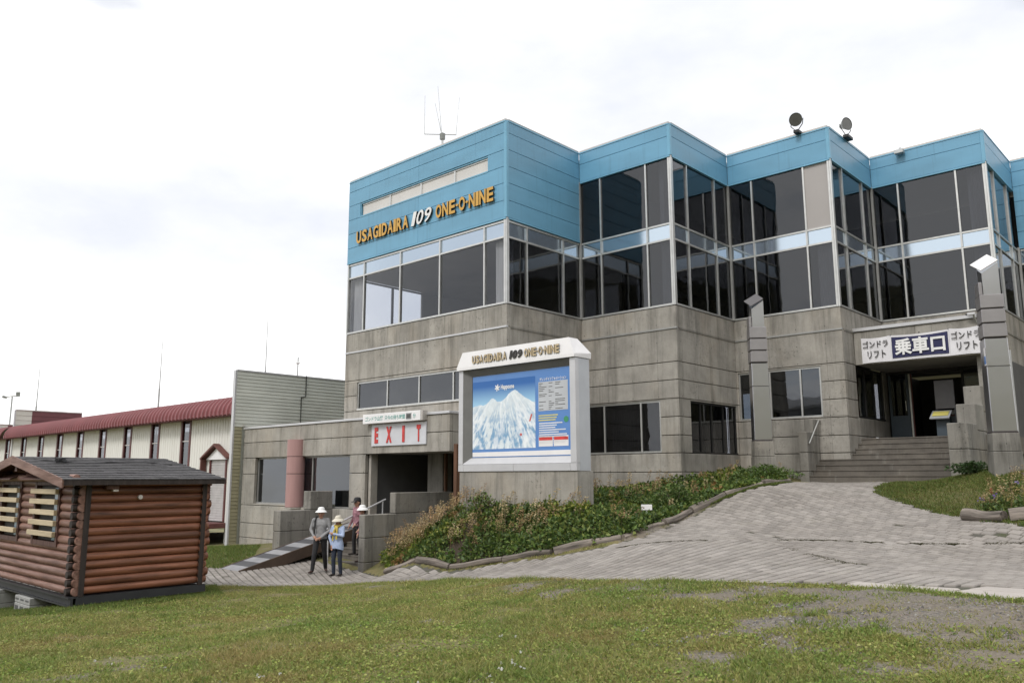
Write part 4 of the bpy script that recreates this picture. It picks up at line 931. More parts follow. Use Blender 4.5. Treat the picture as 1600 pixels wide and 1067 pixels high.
# ------------------------------------------------------------------ fin wall and gondola hall
def fin(name, label, u, v0, v1, ztop, zbase, split=None, front_mat='siding', tan=False, th=0.11, back_mat=None, pitch=0.131, vcut=None):
    Fn = thing(name, label, 'wall', (u, v0, zbase)); z = zbase; n = int((ztop-zbase)/pitch)
    pt = (ztop-zbase)/n
    for i in range(n):
        z = zbase+i*pt
        low = tan and z < 1.86
        segs = [(v0+0.05, -1.03, 'siding_tan')] if low else ([(v0+0.05, v1, front_mat)] if back_mat is None else [(v0+0.05, vcut, front_mat), (vcut+0.005, v1, back_mat)])
        for q0, q1, m_ in segs: MB().prism([(u-0.05, z), (u+0.022, z), (u+0.004, z+pt-0.004), (u-0.05, z+pt-0.004)], 1, q0, q1).add([], []).build('siding_board', m_, Fn) if False else MB().add([(u-0.05, q0, z), (u+0.022, q0, z), (u+0.004, q0, z+pt-0.004), (u-0.05, q0, z+pt-0.004), (u-0.05, q1, z), (u+0.022, q1, z), (u+0.004, q1, z+pt-0.004), (u-0.05, q1, z+pt-0.004)], [(0, 1, 2, 3), (7, 6, 5, 4), (1, 5, 6, 2), (2, 6, 7, 3), (3, 7, 4, 0), (0, 4, 5, 1)]).build('siding_board', m_, Fn)
    MB().box(u-th, u-0.052, v0+0.05, v1, zbase, ztop).build('core', front_mat if back_mat is None else back_mat, Fn, fix=False)
    MB().prism([(u-th-0.02, v0-0.02), (u+0.03, v0-0.02), (u+0.03, v0+0.045), (u-th-0.02, v0+0.045)], 2, zbase-0.05, ztop+0.02).build('edge_trim', 'white_metal', Fn)
    MB().box(u-th-0.03, u+0.035, v0+0.046, v1, ztop+0.002, ztop+0.06).build('cap', 'white_metal' if back_mat is None else 'coping', Fn, fix=False)
    return Fn
f1 = fin('siding_wall', 'tall grey green siding wall rising behind the exit annex', -12.86, -1.40, 11.0, 4.02, -2.45, tan=True)
MB().box(-12.83, -12.76, -1.0, -0.95, 1.92, 1.97).build('bracket', 'coping', f1, fix=False)
MB().path([(-12.82, 1.5, 1.9), (-12.82, 1.5, 3.2), (-12.82, 1.7, 3.25), (-12.82, 1.7, 4.1)], 0.02, 6).build('conduit', 'bracket', f1)
HL = thing('gondola_hall', 'long cream metal hall with a curved red eave and tall narrow windows', 'building', (-13.1, -0.5, -2.7))
U1, U0 = -13.12, -62.0; vw = -0.5; zb, ze = -2.7, 2.46
wins = [(-12.85-5.2-3.02*k-0.93, -12.85-5.2-3.02*k) for k in range(13)]
def rib_wall(u0, u1, z0, z1):
    pr = [(0, 0), (0.13, 0), (0.15, -0.02), (0.19, -0.02), (0.21, 0)]; pts = []; x = u0
    while x < u1-0.02:
        for dx, dy in pr:
            if x+dx < u1: pts.append((x+dx, vw+dy))
        x += 0.22
    pts.append((u1, vw)); n = len(pts); V = [(a, b, z0) for a, b in pts]+[(a, b, z1) for a, b in pts]; F = [(i, i+1, n+i+1, n+i) for i in range(n-1)]
    mb = MB(); mb.add(V, F); mb.box(u0, u1, vw+0.03, vw+0.1, z0, z1); return mb
edges = [U1]
for a, b in wins: edges += [b, a]
edges.append(U0)
DOOR = (-12.85-3.35, -12.85-1.95)
for k in range(0, len(edges), 2):
    hi_, lo_ = edges[k], edges[k+1]
    if k == 0:
        rib_wall(DOOR[1], hi_, zb, ze).build('wall_panel', 'hall_wall', HL, fix=False); rib_wall(lo_, DOOR[0], zb, ze).build('wall_panel', 'hall_wall', HL, fix=False); rib_wall(DOOR[0], DOOR[1], 0.72, ze).build('wall_panel', 'hall_wall', HL, fix=False)
    else: rib_wall(lo_, hi_, zb, ze).build('wall_panel', 'hall_wall', HL, fix=False)
for a, b in wins:
    w = MB().box(a, a+0.14, vw-0.03, vw+0.1, zb, ze).box(b-0.14, b, vw-0.03, vw+0.1, zb, ze).build('window', 'red_frame', HL, fix=False)
    for z0, z1 in ((0.4, 1.55), (1.57, ze-0.02), (-0.8, 0.38), (zb, -0.82)): MB().box(a+0.15, b-0.15, vw+0.03, vw+0.045, z0, z1).build('pane', 'glass', w, fix=False)
    for z_ in (0.38, 1.55): MB().box(a+0.15, b-0.15, vw+0.0, vw+0.06, z_-0.02, z_+0.02).build('rail', 'coping', w, fix=False)
    MB().box(a+0.1, b-0.1, vw+0.3, vw+0.35, zb, ze).build('lining', 'interior_dark', w, fix=False)
# curved red eave, one ribbed sheet after another
pitch = 0.335; prof = []
for i in range(9):
    t_ = math.pi/2*i/8; prof.append((vw-0.02-0.10-0.0+0.62*(1-math.cos(t_)) - 0.5, ze-0.02+0.70*math.sin(t_)))
prof = [(vw-0.45, ze-0.03)]+prof+[(1.5, ze+0.72), (9, ze+0.9)]
def rib_mesh():
    V = []; F = []; cs = [(0.0, 0.0), (0.20, 0.0), (0.235, 0.06), (0.295, 0.06), (0.333, 0.0)]; n = len(prof)
    for (du, lift) in cs:
        for i, (v, z) in enumerate(prof):
            a = prof[max(0, i-1)]; b = prof[min(n-1, i+1)]; t_ = np.array([b[0]-a[0], b[1]-a[1]]); t_ /= np.linalg.norm(t_); nv, nz_ = -t_[1], t_[0]
            V.append((du, v+nv*lift, z+nz_*lift))
    for k in range(len(cs)-1): F += [(k*n+i, (k+1)*n+i, (k+1)*n+i+1, k*n+i+1) for i in range(n-1)]
    me = bpy.data.meshes.new('eave_sheet'); me.from_pydata([(a, b-ROOT[HL.name][1], c-ROOT[HL.name][2]) for a, b, c in V], [], F); me.materials.append(MATS['red_roof']); me.polygons.foreach_set('use_smooth', [True]*len(F)); me.set_sharp_from_angle(angle=R(35)); return me
rme = rib_mesh(); u = U1-pitch; k = 0
while u > U0:
    if not (-42.15 < u+0.17 < -41.6):
        o = link(bpy.data.objects.new('eave_sheet', rme)); o.parent = HL; o.location = (u-ROOT[HL.name][0], 0, 0)
    u -= pitch
MB().box(U0, U1, vw-0.44, vw-0.02, ze-0.05, ze-0.035).build('eave_soffit', 'siding_red', HL, fix=False)
MB().box(U0, U1, 8, 8.2, zb, ze+0.5).build('rear_wall', 'hall_wall', HL, fix=False)
# shutter door with gabled red hood
sh = MB().box(DOOR[0]+0.1, DOOR[1]-0.1, vw+0.02, vw+0.06, -1.72, 0.72).build('shutter_door', 'shutter', HL, fix=False)
for i in range(24): MB().box(DOOR[0]+0.1, DOOR[1]-0.1, vw-0.0, vw+0.019, -1.70+i*0.1, -1.70+i*0.1+0.075).build('slat', 'shutter', sh, fix=False)
MB().box(DOOR[0]+0.0, DOOR[0]+0.1, vw-0.05, vw+0.1, -1.72, 0.72).build('door_frame', 'red_frame', HL, fix=False); MB().box(DOOR[1]-0.1, DOOR[1], vw-0.05, vw+0.1, -1.72, 0.72).build('door_frame', 'red_frame', HL, fix=False)
dm = (DOOR[0]+DOOR[1])/2; hw = 1.0
hood = MB().prism([(dm-hw-0.1, 0.80), (dm, 1.36), (dm+hw+0.1, 0.80), (dm+hw+0.1, 0.72), (dm, 1.27), (dm-hw-0.1, 0.72)], 1, vw-0.28, vw-0.03).build('door_hood', 'rust_red', HL)
MB().prism([(dm-hw+0.1, 0.72), (dm+hw-0.1, 0.72), (dm, 1.22)], 1, vw-0.10, vw-0.04).build('gable', 'sign_white', hood)
MB().box(dm-hw-0.08, dm-hw+0.02, vw-0.27, vw-0.04, -1.7, 0.75).build('hood_wall', 'rust_red', hood, fix=False)
MB().box(dm-1.5, dm+1.0, vw-1.1, vw-0.03, -1.95, -1.75).build('dock_platform', 'red_frame', HL, bevel=0.02, fix=False)
MB().prism([(dm-1.5, -1.96), (dm+1.0, -1.96), (dm-1.5, -2.6)], 1, vw-1.1, vw-1.0).build('dock_brace', 'red_frame', HL)
fin('siding_wall', 'far siding wall with a dark red upper part on the long hall', -41.75, 0.0-0.55, 3.4, 4.2, -2.7, back_mat='siding_red', vcut=0.42, pitch=0.3)
fin('siding_wall', 'farthest siding wall with a dark red upper part at the left edge', -60.0, 3.0, 6.2, 4.3, 2.0, back_mat='siding_red', vcut=4.2, pitch=0.4)

# ------------------------------------------------------------------ map signboard
MS = thing('map_signboard', 'large white framed signboard with a blue ski map on a concrete base', 'signboard', (2.6, -2.6, -1.2))
sv = -2.6; su0, su1 = 0.75, 4.54
for q0, q1 in ((su0+0.01, su1-0.01),): MB().box(q0, q1, sv+0.03, sv+0.62, -2.4, 0.125).build('base', 'concrete', MS, bevel=0.015, fix=False)
box('back_box', 'sign_grey', MS, su0+0.02, su1-0.005, sv+0.13, sv+0.52, 0.13, 2.66)
for q0, q1 in ((su0, su0+0.18), (su0+0.183, 2.64), (2.643, su1-0.19), (su1-0.187, su1)): MB().box(q0, q1, sv, sv+0.125, 0.13, 0.30).build('lower_panel', 'white_metal', MS, bevel=0.005, fix=False)
MB().box(su0, su0+0.16, sv, sv+0.128, 0.305, 2.66).build('frame_post', 'white_metal', MS, bevel=0.006, fix=False); MB().box(su1-0.17, su1, sv, sv+0.128, 0.305, 2.66).build('frame_post', 'white_metal', MS, bevel=0.006, fix=False)
MB().prism([(sv, 0.305), (sv+0.126, 0.305), (sv+0.126, 0.46), (sv+0.10, 0.46)], 0, su0+0.163, su1-0.173).build('frame_sill', 'white_metal', MS)
MB().box(su0+0.163, su0+0.40, sv+0.05, sv+0.126, 0.465, 2.655).build('inner_reveal', 'sign_grey', MS, fix=False) if False else None
MB().add([(su0+0.163, sv+0.01, 0.33), (su0+0.163, sv+0.01, 2.655), (su0+0.385, sv+0.11, 2.52), (su0+0.385, sv+0.11, 0.46), (su0+0.163, sv+0.125, 0.33), (su0+0.163, sv+0.125, 2.655), (su0+0.385, sv+0.125, 2.52), (su0+0.385, sv+0.125, 0.46)], [(0, 1, 2, 3), (7, 6, 5, 4), (0, 3, 7, 4), (1, 5, 6, 2), (0, 4, 5, 1), (2, 6, 7, 3)]).build('inner_reveal', 'reveal_grey', MS)
MB().add([(su0+0.163, sv+0.012, 2.658), (su1-0.173, sv+0.012, 2.658), (su1-0.173, sv+0.11, 2.50), (su0+0.39, sv+0.11, 2.50), (su0+0.163, sv+0.125, 2.658), (su1-0.173, sv+0.125, 2.658), (su1-0.173, sv+0.125, 2.50), (su0+0.39, sv+0.125, 2.50)], [(0, 1, 2, 3), (7, 6, 5, 4), (0, 3, 7, 4), (1, 5, 6, 2), (0, 4, 5, 1), (2, 6, 7, 3)]).build('inner_reveal', 'reveal_grey', MS)
# header: bevelled hood
V = [(su0-0.02, sv-0.06, 2.67), (su1+0.02, sv-0.06, 2.67), (su1+0.02, sv+0.56, 2.67), (su0-0.02, sv+0.56, 2.67), (su0-0.02, sv-0.06, 2.74), (su1+0.02, sv-0.06, 2.74), (su1+0.03, sv+0.56, 2.80), (su0-0.02, sv+0.56, 2.80),
     (su0+0.15, sv-0.02, 3.13), (su1-0.16, sv-0.02, 3.13), (su1-0.16, sv+0.30, 3.13), (su0+0.15, sv+0.30, 3.13)]
MB().add(V, [(0, 3, 2, 1), (0, 1, 5, 4), (1, 2, 6, 5), (2, 3, 7, 6), (3, 0, 4, 7), (4, 5, 9, 8), (5, 6, 10, 9), (6, 7, 11, 10), (7, 4, 8, 11), (8, 9, 10, 11)]).build('header', 'sign_white', MS)
def sign_word(body, x0, x1, mats, shear=0.0): lettering(body, MS, x0, x1, 2.80, 3.00, sv-0.044, mats, 0.02, 0.035, shear)
sign_word('USAGIDAIRA', 1.30, 2.50, ['gold_pale', 'letter_dark']); sign_word('109', 2.56, 2.98, ['letter_dark', 'letter_dark'], 0.25); sign_word('ONE·O·NINE', 3.06, 4.15, ['gold_pale', 'letter_dark'])
# printed map: colours on a fine grid (flat print)
mu0, mu1, mz0, mz1 = su0+0.40, su1-0.19, 0.47, 2.49
box('poster_board', 'print_blue', MS, mu0, mu1, sv+0.112, sv+0.126, mz0, mz1)
nu, nv_ = 230, 170; xx = np.linspace(0, 1, nu); yy = np.linspace(0, 1, nv_); XX, YY = np.meshgrid(xx, yy)
def ridge(x, y, s): return 1-np.abs(2*fbm(x, y, s, 5)-1)
skyl = (0.64+0.18*np.exp(-((XX-0.68)/0.17)**2)+0.09*np.exp(-((XX-0.33)/0.10)**2))+0.05*(fbm(XX*14, XX*0+3, 31)-0.5)
sn = (YY < skyl)
fan = np.arctan2(XX-0.52, np.maximum(1.05-YY, 0.02)); rr_ = np.hypot(XX-0.52, 1.05-YY)
tex = 0.65*ridge(fan*16, rr_*4, 41)+0.35*fbm(XX*30, YY*22, 42); shade = np.clip((tex-0.60)*5.0, 0, 1)*np.clip((0.72-YY)*2.4, 0.10, 1)
C_ = np.zeros((nv_, nu, 3)); g_ = np.clip((YY-0.66)/0.26, 0, 1)[..., None]
C_[:] = (np.array([0.33, 0.58, 0.80])*(1-g_)+np.array([0.02, 0.13, 0.42])*g_)
snow = np.array([0.80, 0.88, 0.93])*(1-0.22*fbm(XX*24, YY*24, 44)[..., None]); dark = np.array([0.06, 0.26, 0.50]); piste = np.clip((ridge(fan*5+1, rr_*2.2, 51)-0.86)*9, 0, 1)[..., None]
col_ = snow*(1-0.80*shade[..., None])+dark*0.80*shade[..., None]; col_ = col_*(1-0.6*piste)+np.array([0.90, 0.93, 0.96])*0.6*piste
C_ = np.where(sn[..., None], col_, C_)
rd = ((np.abs(XX-0.93-0.3*(YY-0.42)) < 0.012) & (np.abs(YY-0.42) < 0.05)) | (np.hypot(XX-0.78, (YY-0.19)*0.9) < 0.018); C_ = np.where(rd[..., None], np.array([0.55, 0.10, 0.08]), C_)
pu0, pu1, pz0, pz1 = mu0+0.005, mu0+(mu1-mu0)*0.655, mz0+0.20, mz1-0.14
h_, w_ = XX.shape; me = grid_mesh('map_print', pu0+XX*(pu1-pu0)-2.6, np.full_like(XX, sv+0.109+2.6), pz0+YY*(pz1-pz0)+1.2); set_color(me, 'print', C_.reshape(-1, 3))
m, t, p, o = base_mat('print'); at = N(t, 'ShaderNodeAttribute', attribute_name='print'); t.links.new(at.outputs['Color'], p.inputs['Base Color']); p.inputs['Roughness'].default_value = 0.3
me.materials.append(m); o = link(bpy.data.objects.new('map_print', me)); o.parent = MS
vp = sv+0.108
box('lower_strip', 'sign_white', MS, mu0+0.005, mu1-0.01, vp, vp+0.003, mz0+0.02, mz0+0.13)
text_on('Happoone', 'lettering', 'letter_white', MS, pu0+0.98, pu0+1.42, pz1-0.27, pz1-0.12, vp, bold=0.03)
mb = MB(); cx_, cz_ = pu0+0.86, pz1-0.19
for k in range(3):
    a_ = k*math.pi/3+0.3; dx, dz_ = math.cos(a_), math.sin(a_); nx, nz_ = -dz_*0.017, dx*0.017
    mb.add([(cx_-dx*0.085-nx, vp-0.004-k*0.0006, cz_-dz_*0.085-nz_), (cx_+dx*0.085-nx, vp-0.004-k*0.0006, cz_+dz_*0.085-nz_), (cx_+dx*0.085+nx, vp-0.004-k*0.0006, cz_+dz_*0.085+nz_), (cx_-dx*0.085+nx, vp-0.004-k*0.0006, cz_-dz_*0.085+nz_)], [(0, 1, 2, 3)])
mb.build('snowflake_mark', 'letter_white', MS, fix=False)
tx0, tx1 = pu1+0.10, mu1-0.12
text_on('ゲレンデインフォメーション', 'lettering', 'letter_white', MS, tx0+0.04, tx1-0.04, mz1-0.28, mz1-0.20, vp, bold=0.02)
box('info_panel', 'sign_grey', MS, tx0, tx1, vp, vp+0.003, mz1-0.98, mz1-0.30)
rl = random.Random(3); mb = MB()
for i in range(15):
    z_ = mz1-0.345-i*0.043
    for q0, q1 in ((0.02, 0.1+rl.random()*0.2), (0.34, 0.40+rl.random()*0.12), (0.55, 0.62+rl.random()*0.28)):
        if rl.random() < 0.75: mb.box(tx0+q0*(tx1-tx0)/0.95, tx0+q1*(tx1-tx0)/0.95, vp-0.003, vp-0.001, z_, z_+0.012)
o = mb.build('fine_print', 'letter_dark', MS, fix=False); o['kind'] = 'stuff'
for i in range(3): box('print_line', 'print_yellow', MS, tx0, tx0+(0.66-0.04*i)*(tx1-tx0), vp, vp+0.002, mz1-1.10-i*0.055, mz1-1.075-i*0.055)
for i in range(7): box('print_line', 'letter_white', MS, tx0+0.01, tx0+(0.55+0.42*rl.random())*(tx1-tx0), vp, vp+0.002, mz1-1.28-i*0.052, mz1-1.258-i*0.052)
for i in range(3): box('print_line', 'letter_white', MS, tx0+0.01, tx1-0.05*i, vp, vp+0.002, mz1-1.66-i*0.035, mz1-1.648-i*0.035)
pmat('print_green', (0.05, 0.28, 0.13), 0.4); gr = MB(); gr.lathe([(0.07, 0), (0.07, 0.002)], 20); gr.v = [(tx1-0.06+a, vp-c, mz1-1.20+b) for a, b, c in gr.v]; gr.build('green_badge', 'print_green', MS)
for q0, q1 in ((tx0, (tx0+tx1)/2-0.02), ((tx0+tx1)/2+0.01, tx1)):
    box('notice_panel', 'sign_white', MS, q0, q1, vp, vp+0.003, mz0+0.22, mz0+0.46); box('notice_heading', 'letter_red', MS, q0+0.01, q1-0.01, vp-0.003, vp-0.001, mz0+0.36, mz0+0.43)
single(MB().box(-0.36, -0.24, -1.72, -1.60, -1.8, 0.88), 'wooden_post', 'reddish brown wooden post beside the left edge of the map signboard', 'post', 'post_brown', (-0.30, -1.66, -1.8), bevel=0.008)

MS.location = MS.location*1.0287; MS.scale = (1.0287,)*3      # stands a little nearer the wall

# facade lettering
FL = thing('facade_lettering', 'raised gold and white letters on the blue wall reading USAGIDAIRA 109 ONE O NINE', 'sign', (-3.8, -0.06, 8.17))
fv = -0.033
lettering('USAGIDAIRA', FL, -7.24, -4.36, 8.17, 8.62, fv, ['gold', 'letter_dark'], 0.06, 0.032)
lettering('109', FL, -4.27, -3.28, 8.17, 8.64, fv, ['letter_white', 'letter_dark'], 0.06, 0.012, 0.28)
lettering('ONE·O·NINE', FL, -3.04, -0.42, 8.17, 8.62, fv, ['gold', 'letter_dark'], 0.06, 0.032)

# ------------------------------------------------------------------ log cabin
cu, cv, cz0, cz1 = 0.692, -11.478, -1.963, -0.02
CB = thing('log_cabin', 'small dark log cabin with slatted windows standing on the grass slope', 'cabin', (cu-2.4, cv+1.1, -2.3))
LW, DW = 4.9, 2.22; NL = 14; pl = (cz1-cz0)/NL
CWIN = [(cu-2.10, cu-0.82), (cu-4.10, cu-2.92)]; wz0, wz1 = -1.14, -0.06
def log_u(u0, u1, v, z, r, mat='log_gable', name='log'):
    mb = MB(); n = 12; V = []; k = 5
    for i in range(k+1):
        f = i/k; uu = u0+(u1-u0)*f; wob = 1+0.03*math.sin(9*f+z*7)
        for j in range(n):
            t = 2*math.pi*j/n; V.append((uu, v+r*wob*math.cos(t), z+r*1.04*wob*math.sin(t)))
    F = [(i*n+j, i*n+(j+1) % n, (i+1)*n+(j+1) % n, (i+1)*n+j) for i in range(k) for j in range(n)]+[tuple(range(n)), tuple(range(k*n+n-1, k*n-1, -1))]
    mb.add(V, F); return mb.build(name, mat, CB, smooth=True)
def log_v(v0, v1, u, z, r, mat='log_side', name='log'):
    mb = MB(); n = 12; V = []; k = 4
    for i in range(k+1):
        f = i/k; vv = v0+(v1-v0)*f; wob = 1+0.03*math.sin(8*f+z*5)
        for j in range(n):
            t = 2*math.pi*j/n; V.append((u+r*wob*math.cos(t), vv, z+r*1.04*wob*math.sin(t)))
    F = [(i*n+j, i*n+(j+1) % n, (i+1)*n+(j+1) % n, (i+1)*n+j) for i in range(k) for j in range(n)]+[tuple(range(n)), tuple(range(k*n+n-1, k*n-1, -1))]
    mb.add(V, F); return mb.build(name, mat, CB, smooth=True)
for i in range(NL):
    z = cz0+pl*(i+0.5)
    segs = [(cu-LW-0.1, cu+0.06)]
    if wz0-0.05 < z < wz1+0.03:
        for w0, w1 in CWIN: segs = [q for a, b in segs for q in ((a, min(b, w0)), (max(a, w1), b)) if q[1]-q[0] > 0.05]
    rj = 1+random.uniform(-.05, .06)
    for a, b in segs: log_u(a, b, cv+0.03, z, pl*0.505*rj)
    log_v(cv+0.10, cv+DW+0.12+random.uniform(-.03, .03), cu-0.02, z+0.01, pl*0.505*(1+random.uniform(-.06, .06)))
    log_v(cv-0.10, cv-0.005, cu-0.06, z+pl*0.5-0.07, pl*0.45, 'cabin_dark', 'log_end')
    log_v(cv+0.10, cv+DW, cu-LW+0.02, z, pl*0.505); log_u(cu-LW-0.1, cu+0.08, cv+DW, z+0.01, pl*0.505, 'log_side')
MB().box(cu+0.035, cu+0.085, cv+0.06, cv+0.15, cz0-0.02, cz1+0.02).build('corner_board', 'cabin_dark', CB, bevel=0.006, fix=False)
MB().box(cu+0.035, cu+0.085, cv+DW-0.06, cv+DW+0.03, cz0-0.02, cz1+0.02).build('corner_board', 'cabin_dark', CB, bevel=0.006, fix=False)
MB().box(cu-LW+0.1, cu-0.1, cv+0.11, cv+0.14, cz0, cz1).build('inner_lining', 'cabin_dark', CB, fix=False); MB().box(cu-0.13, cu-0.10, cv+0.15, cv+DW-0.1, cz0, cz1).build('inner_lining', 'cabin_dark', CB, fix=False)
for w0, w1 in CWIN:
    fr = MB().box(w0-0.02, w0+0.07, cv-0.06, cv+0.10, wz0-0.06, wz1+0.02).box(w1-0.07, w1+0.02, cv-0.06, cv+0.10, wz0-0.06, wz1+0.02).box(w0+0.071, w1-0.071, cv-0.055, cv+0.10, wz0-0.06, wz0+0.02).box(w0+0.071, w1-0.071, cv-0.055, cv+0.10, wz1-0.07, wz1+0.02).build('window', 'cabin_trim', CB, fix=False)
    MB().box(w0+0.08, w1-0.08, cv+0.03, cv+0.04, wz0+0.03, wz1-0.08).build('pane', 'interior_dark', fr, fix=False)
    MB().box(w1-0.40, w1-0.08, cv+0.0, cv+0.028, wz0+0.04, wz1-0.12).build('blue_sheet', 'pane_blue', fr, fix=False)
    for k in range(5):
        z = -0.285-0.187*k+random.uniform(-.008, .008); d = random.uniform(-.02, .02)
        MB().box(w0-0.05+d, w1-0.02+d*0.5, cv-0.13, cv-0.065, z, z+0.092).build('slat', 'slat_pale', fr, bevel=0.006, fix=False)
    MB().add([(w0-0.12, cv-0.30, wz1+0.03), (w1+0.1, cv-0.30, wz1+0.03), (w1+0.1, cv-0.02, wz1+0.13), (w0-0.12, cv-0.02, wz1+0.13), (w0-0.12, cv-0.30, wz1+0.055), (w1+0.1, cv-0.30, wz1+0.055), (w1+0.1, cv-0.02, wz1+0.155), (w0-0.12, cv-0.02, wz1+0.155)], [(0, 3, 2, 1), (4, 5, 6, 7), (0, 1, 5, 4), (1, 2, 6, 5), (2, 3, 7, 6), (3, 0, 4, 7)]).build('awning_board', 'cabin_trim', fr)
# roof
ru = cu-LW/2; rzr = 0.40; eu0, eu1, ez = cu-LW-0.28, cu+0.28, -0.035; rv0_, rv1_ = cv-0.38, cv+DW+0.28
th_ = 0.07
for e_, nm in ((eu1, 1), (eu0, -1)):
    MB().add([(ru, rv0_, rzr-th_), (e_, rv0_, ez-th_), (e_, rv1_, ez-th_), (ru, rv1_, rzr-th_), (ru, rv0_, rzr), (e_, rv0_, ez), (e_, rv1_, ez), (ru, rv1_, rzr)], [(0, 1, 2, 3), (7, 6, 5, 4), (0, 4, 5, 1), (1, 5, 6, 2), (2, 6, 7, 3), (3, 7, 4, 0)]).build('roof_deck', 'cabin_trim', CB)
    NR, NT = 13, 9
    for r_ in range(NR):
        f0, f1 = r_/NR, (r_+1.12)/NR; off = 0.5*(r_ % 2)
        for k in range(NT+1):
            q0 = rv0_-0.02+(rv1_-rv0_+0.04)*max(0, (k-off)/NT); q1 = rv0_-0.02+(rv1_-rv0_+0.04)*min(1, (k+1-off)/NT)-0.008
            if q1-q0 < 0.03: continue
            lo_u = ru+(e_-ru)*(1-f0); hi_u = ru+(e_-ru)*max(0, 1-f1); lz = rzr+(ez-rzr)*(1-f0); hz = rzr+(ez-rzr)*max(0, 1-f1); j = random.uniform(0, .006)
            ex = 0.03*nm if r_ == 0 else 0
            MB().add([(lo_u+ex, q0, lz+0.004), (lo_u+ex, q1, lz+0.004), (hi_u, q1, hz+0.003), (hi_u, q0, hz+0.003), (lo_u+ex, q0, lz+0.022+j), (lo_u+ex, q1, lz+0.022+j), (hi_u, q1, hz+0.008), (hi_u, q0, hz+0.008)], [(0, 1, 2, 3), (7, 6, 5, 4), (0, 4, 5, 1), (1, 5, 6, 2), (2, 6, 7, 3), (3, 7, 4, 0)]).build('shingle', 'shingle', CB)
    # rake fascia on the gable end
    MB().add([(ru, rv0_-0.03, rzr-0.14), (e_, rv0_-0.03, ez-0.13), (e_, rv0_-0.03, ez+0.02), (ru, rv0_-0.03, rzr+0.02), (ru, rv0_-0.002, rzr-0.14), (e_, rv0_-0.002, ez-0.13), (e_, rv0_-0.002, ez+0.02), (ru, rv0_-0.002, rzr+0.02)], [(0, 1, 2, 3), (7, 6, 5, 4), (0, 4, 5, 1), (1, 5, 6, 2), (2, 6, 7, 3), (3, 7, 4, 0)]).build('rake_board', 'log_gable', CB)
MB().box(eu1-0.01, eu1+0.02, rv0_, rv1_, ez-0.085, ez-0.005).build('fascia', 'cabin_dark', CB, fix=False)
for k in range(3):
    z = cz1+0.06+k*0.115; half = (LW/2)*(1-(z-cz1+0.03)/(rzr-cz1)); log_u(ru-half+0.1, ru+half-0.1, cv+0.02, z, 0.062)
log_u(ru-LW/2-0.1, ru+LW/2+0.1, cv-0.12, cz1+0.02, 0.06, 'log_gable', 'tie_beam')
MB().box(ru-0.06, ru+0.06, cv-0.32, cv-0.03, rzr-0.27, rzr-0.12).build('ridge_beam', 'cabin_trim', CB, fix=False)
for q in (ru-1.4, ru+1.4): MB().box(q-0.06, q+0.06, cv-0.32, cv-0.03, 0.02, 0.12).build('purlin', 'cabin_trim', CB, fix=False)
sk = MB().box(cu-LW-0.1, cu+0.10, cv-0.10, cv+0.02, -1.995, -1.97).box(cu-LW-0.1, cu+0.10, cv-0.06, cv-0.02, -2.10, -1.996).box(cu-LW-0.1, cu+0.10, cv-0.10, cv+0.02, -2.125, -2.101).build('skid_beam', 'steel_black', CB, fix=False)
MB().box(cu-0.02, cu+0.08, cv+0.03, cv+DW+0.1, -2.11, -1.975).build('skid_beam', 'steel_black', CB, fix=False); MB().box(cu-LW-0.1, cu+0.0, cv+DW-0.1, cv+DW+0.02, -2.12, -1.975).build('skid_beam', 'steel_black', CB, fix=False)
MB().box(cu-LW, cu-0.03, cv+0.1, cv+DW-0.12, -1.99, -1.968).build('floor_deck', 'cabin_dark', CB, fix=False)
lb = MB().box(cu+0.06, cu+0.16, cv+0.36, cv+0.58, -0.20, -0.12).build('wall_lamp', 'cabin_trim', CB, bevel=0.01, fix=False); MB().box(cu+0.07, cu+0.15, cv+0.48, cv+0.57, -0.235, -0.201).build('diffuser', 'coping', lb, fix=False)
MB().tube((cu+0.05, cv+0.98, -0.34), (cu+0.11, cv+0.98, -0.34), 0.04).build('vent', 'coping', CB, smooth=True)
cab = []
for i in range(30):
    f = i/29; q = rv0_+0.2+f*(rv1_-rv0_-0.5); fu = 0.18+0.10*math.sin(f*6)+0.25*f; cab.append((ru+(eu1-ru)*fu, q, rzr+(ez-rzr)*fu+0.035))
MB().path(cab, 0.008, 5).build('roof_cable', 'black_plastic', CB)
coil = [(ru+0.9+0.10*math.cos(a*1.1), cv+0.15+0.10*math.sin(a*1.1), rzr+(ez-rzr)*0.33+0.04+0.004*a) for a in range(22)]
MB().path(coil, 0.010, 5).build('cable_coil', 'black_plastic', CB)
for k, (su, lab) in enumerate(((cu-1.95, 'stacked cinder blocks under the front beam of the log cabin'), (cu-3.7, 'dark cinder block support under the left end of the log cabin'))):
    w = W(su, cv-0.02); g = gz(w[0], w[1]); S = thing('cinder_block_support', lab, 'blocks', (su, cv-0.02, g-0.05)); z = g-0.04
    while z < -2.14:
        h = min(0.19, -2.128-z)
        if h < 0.04: break
        b_ = MB().box(su-0.40, su+0.40, cv-0.16, cv+0.24, z, z+h-0.006).build('block', 'cinder', S, bevel=0.008, fix=False)
        for q in (-0.27, 0.0, 0.27): MB().box(su+q-0.09, su+q+0.09, cv-0.163, cv-0.157, z+0.05, z+h-0.05).build('hollow', 'interior_dark', b_, fix=False) if h > 0.12 else None
        z += h

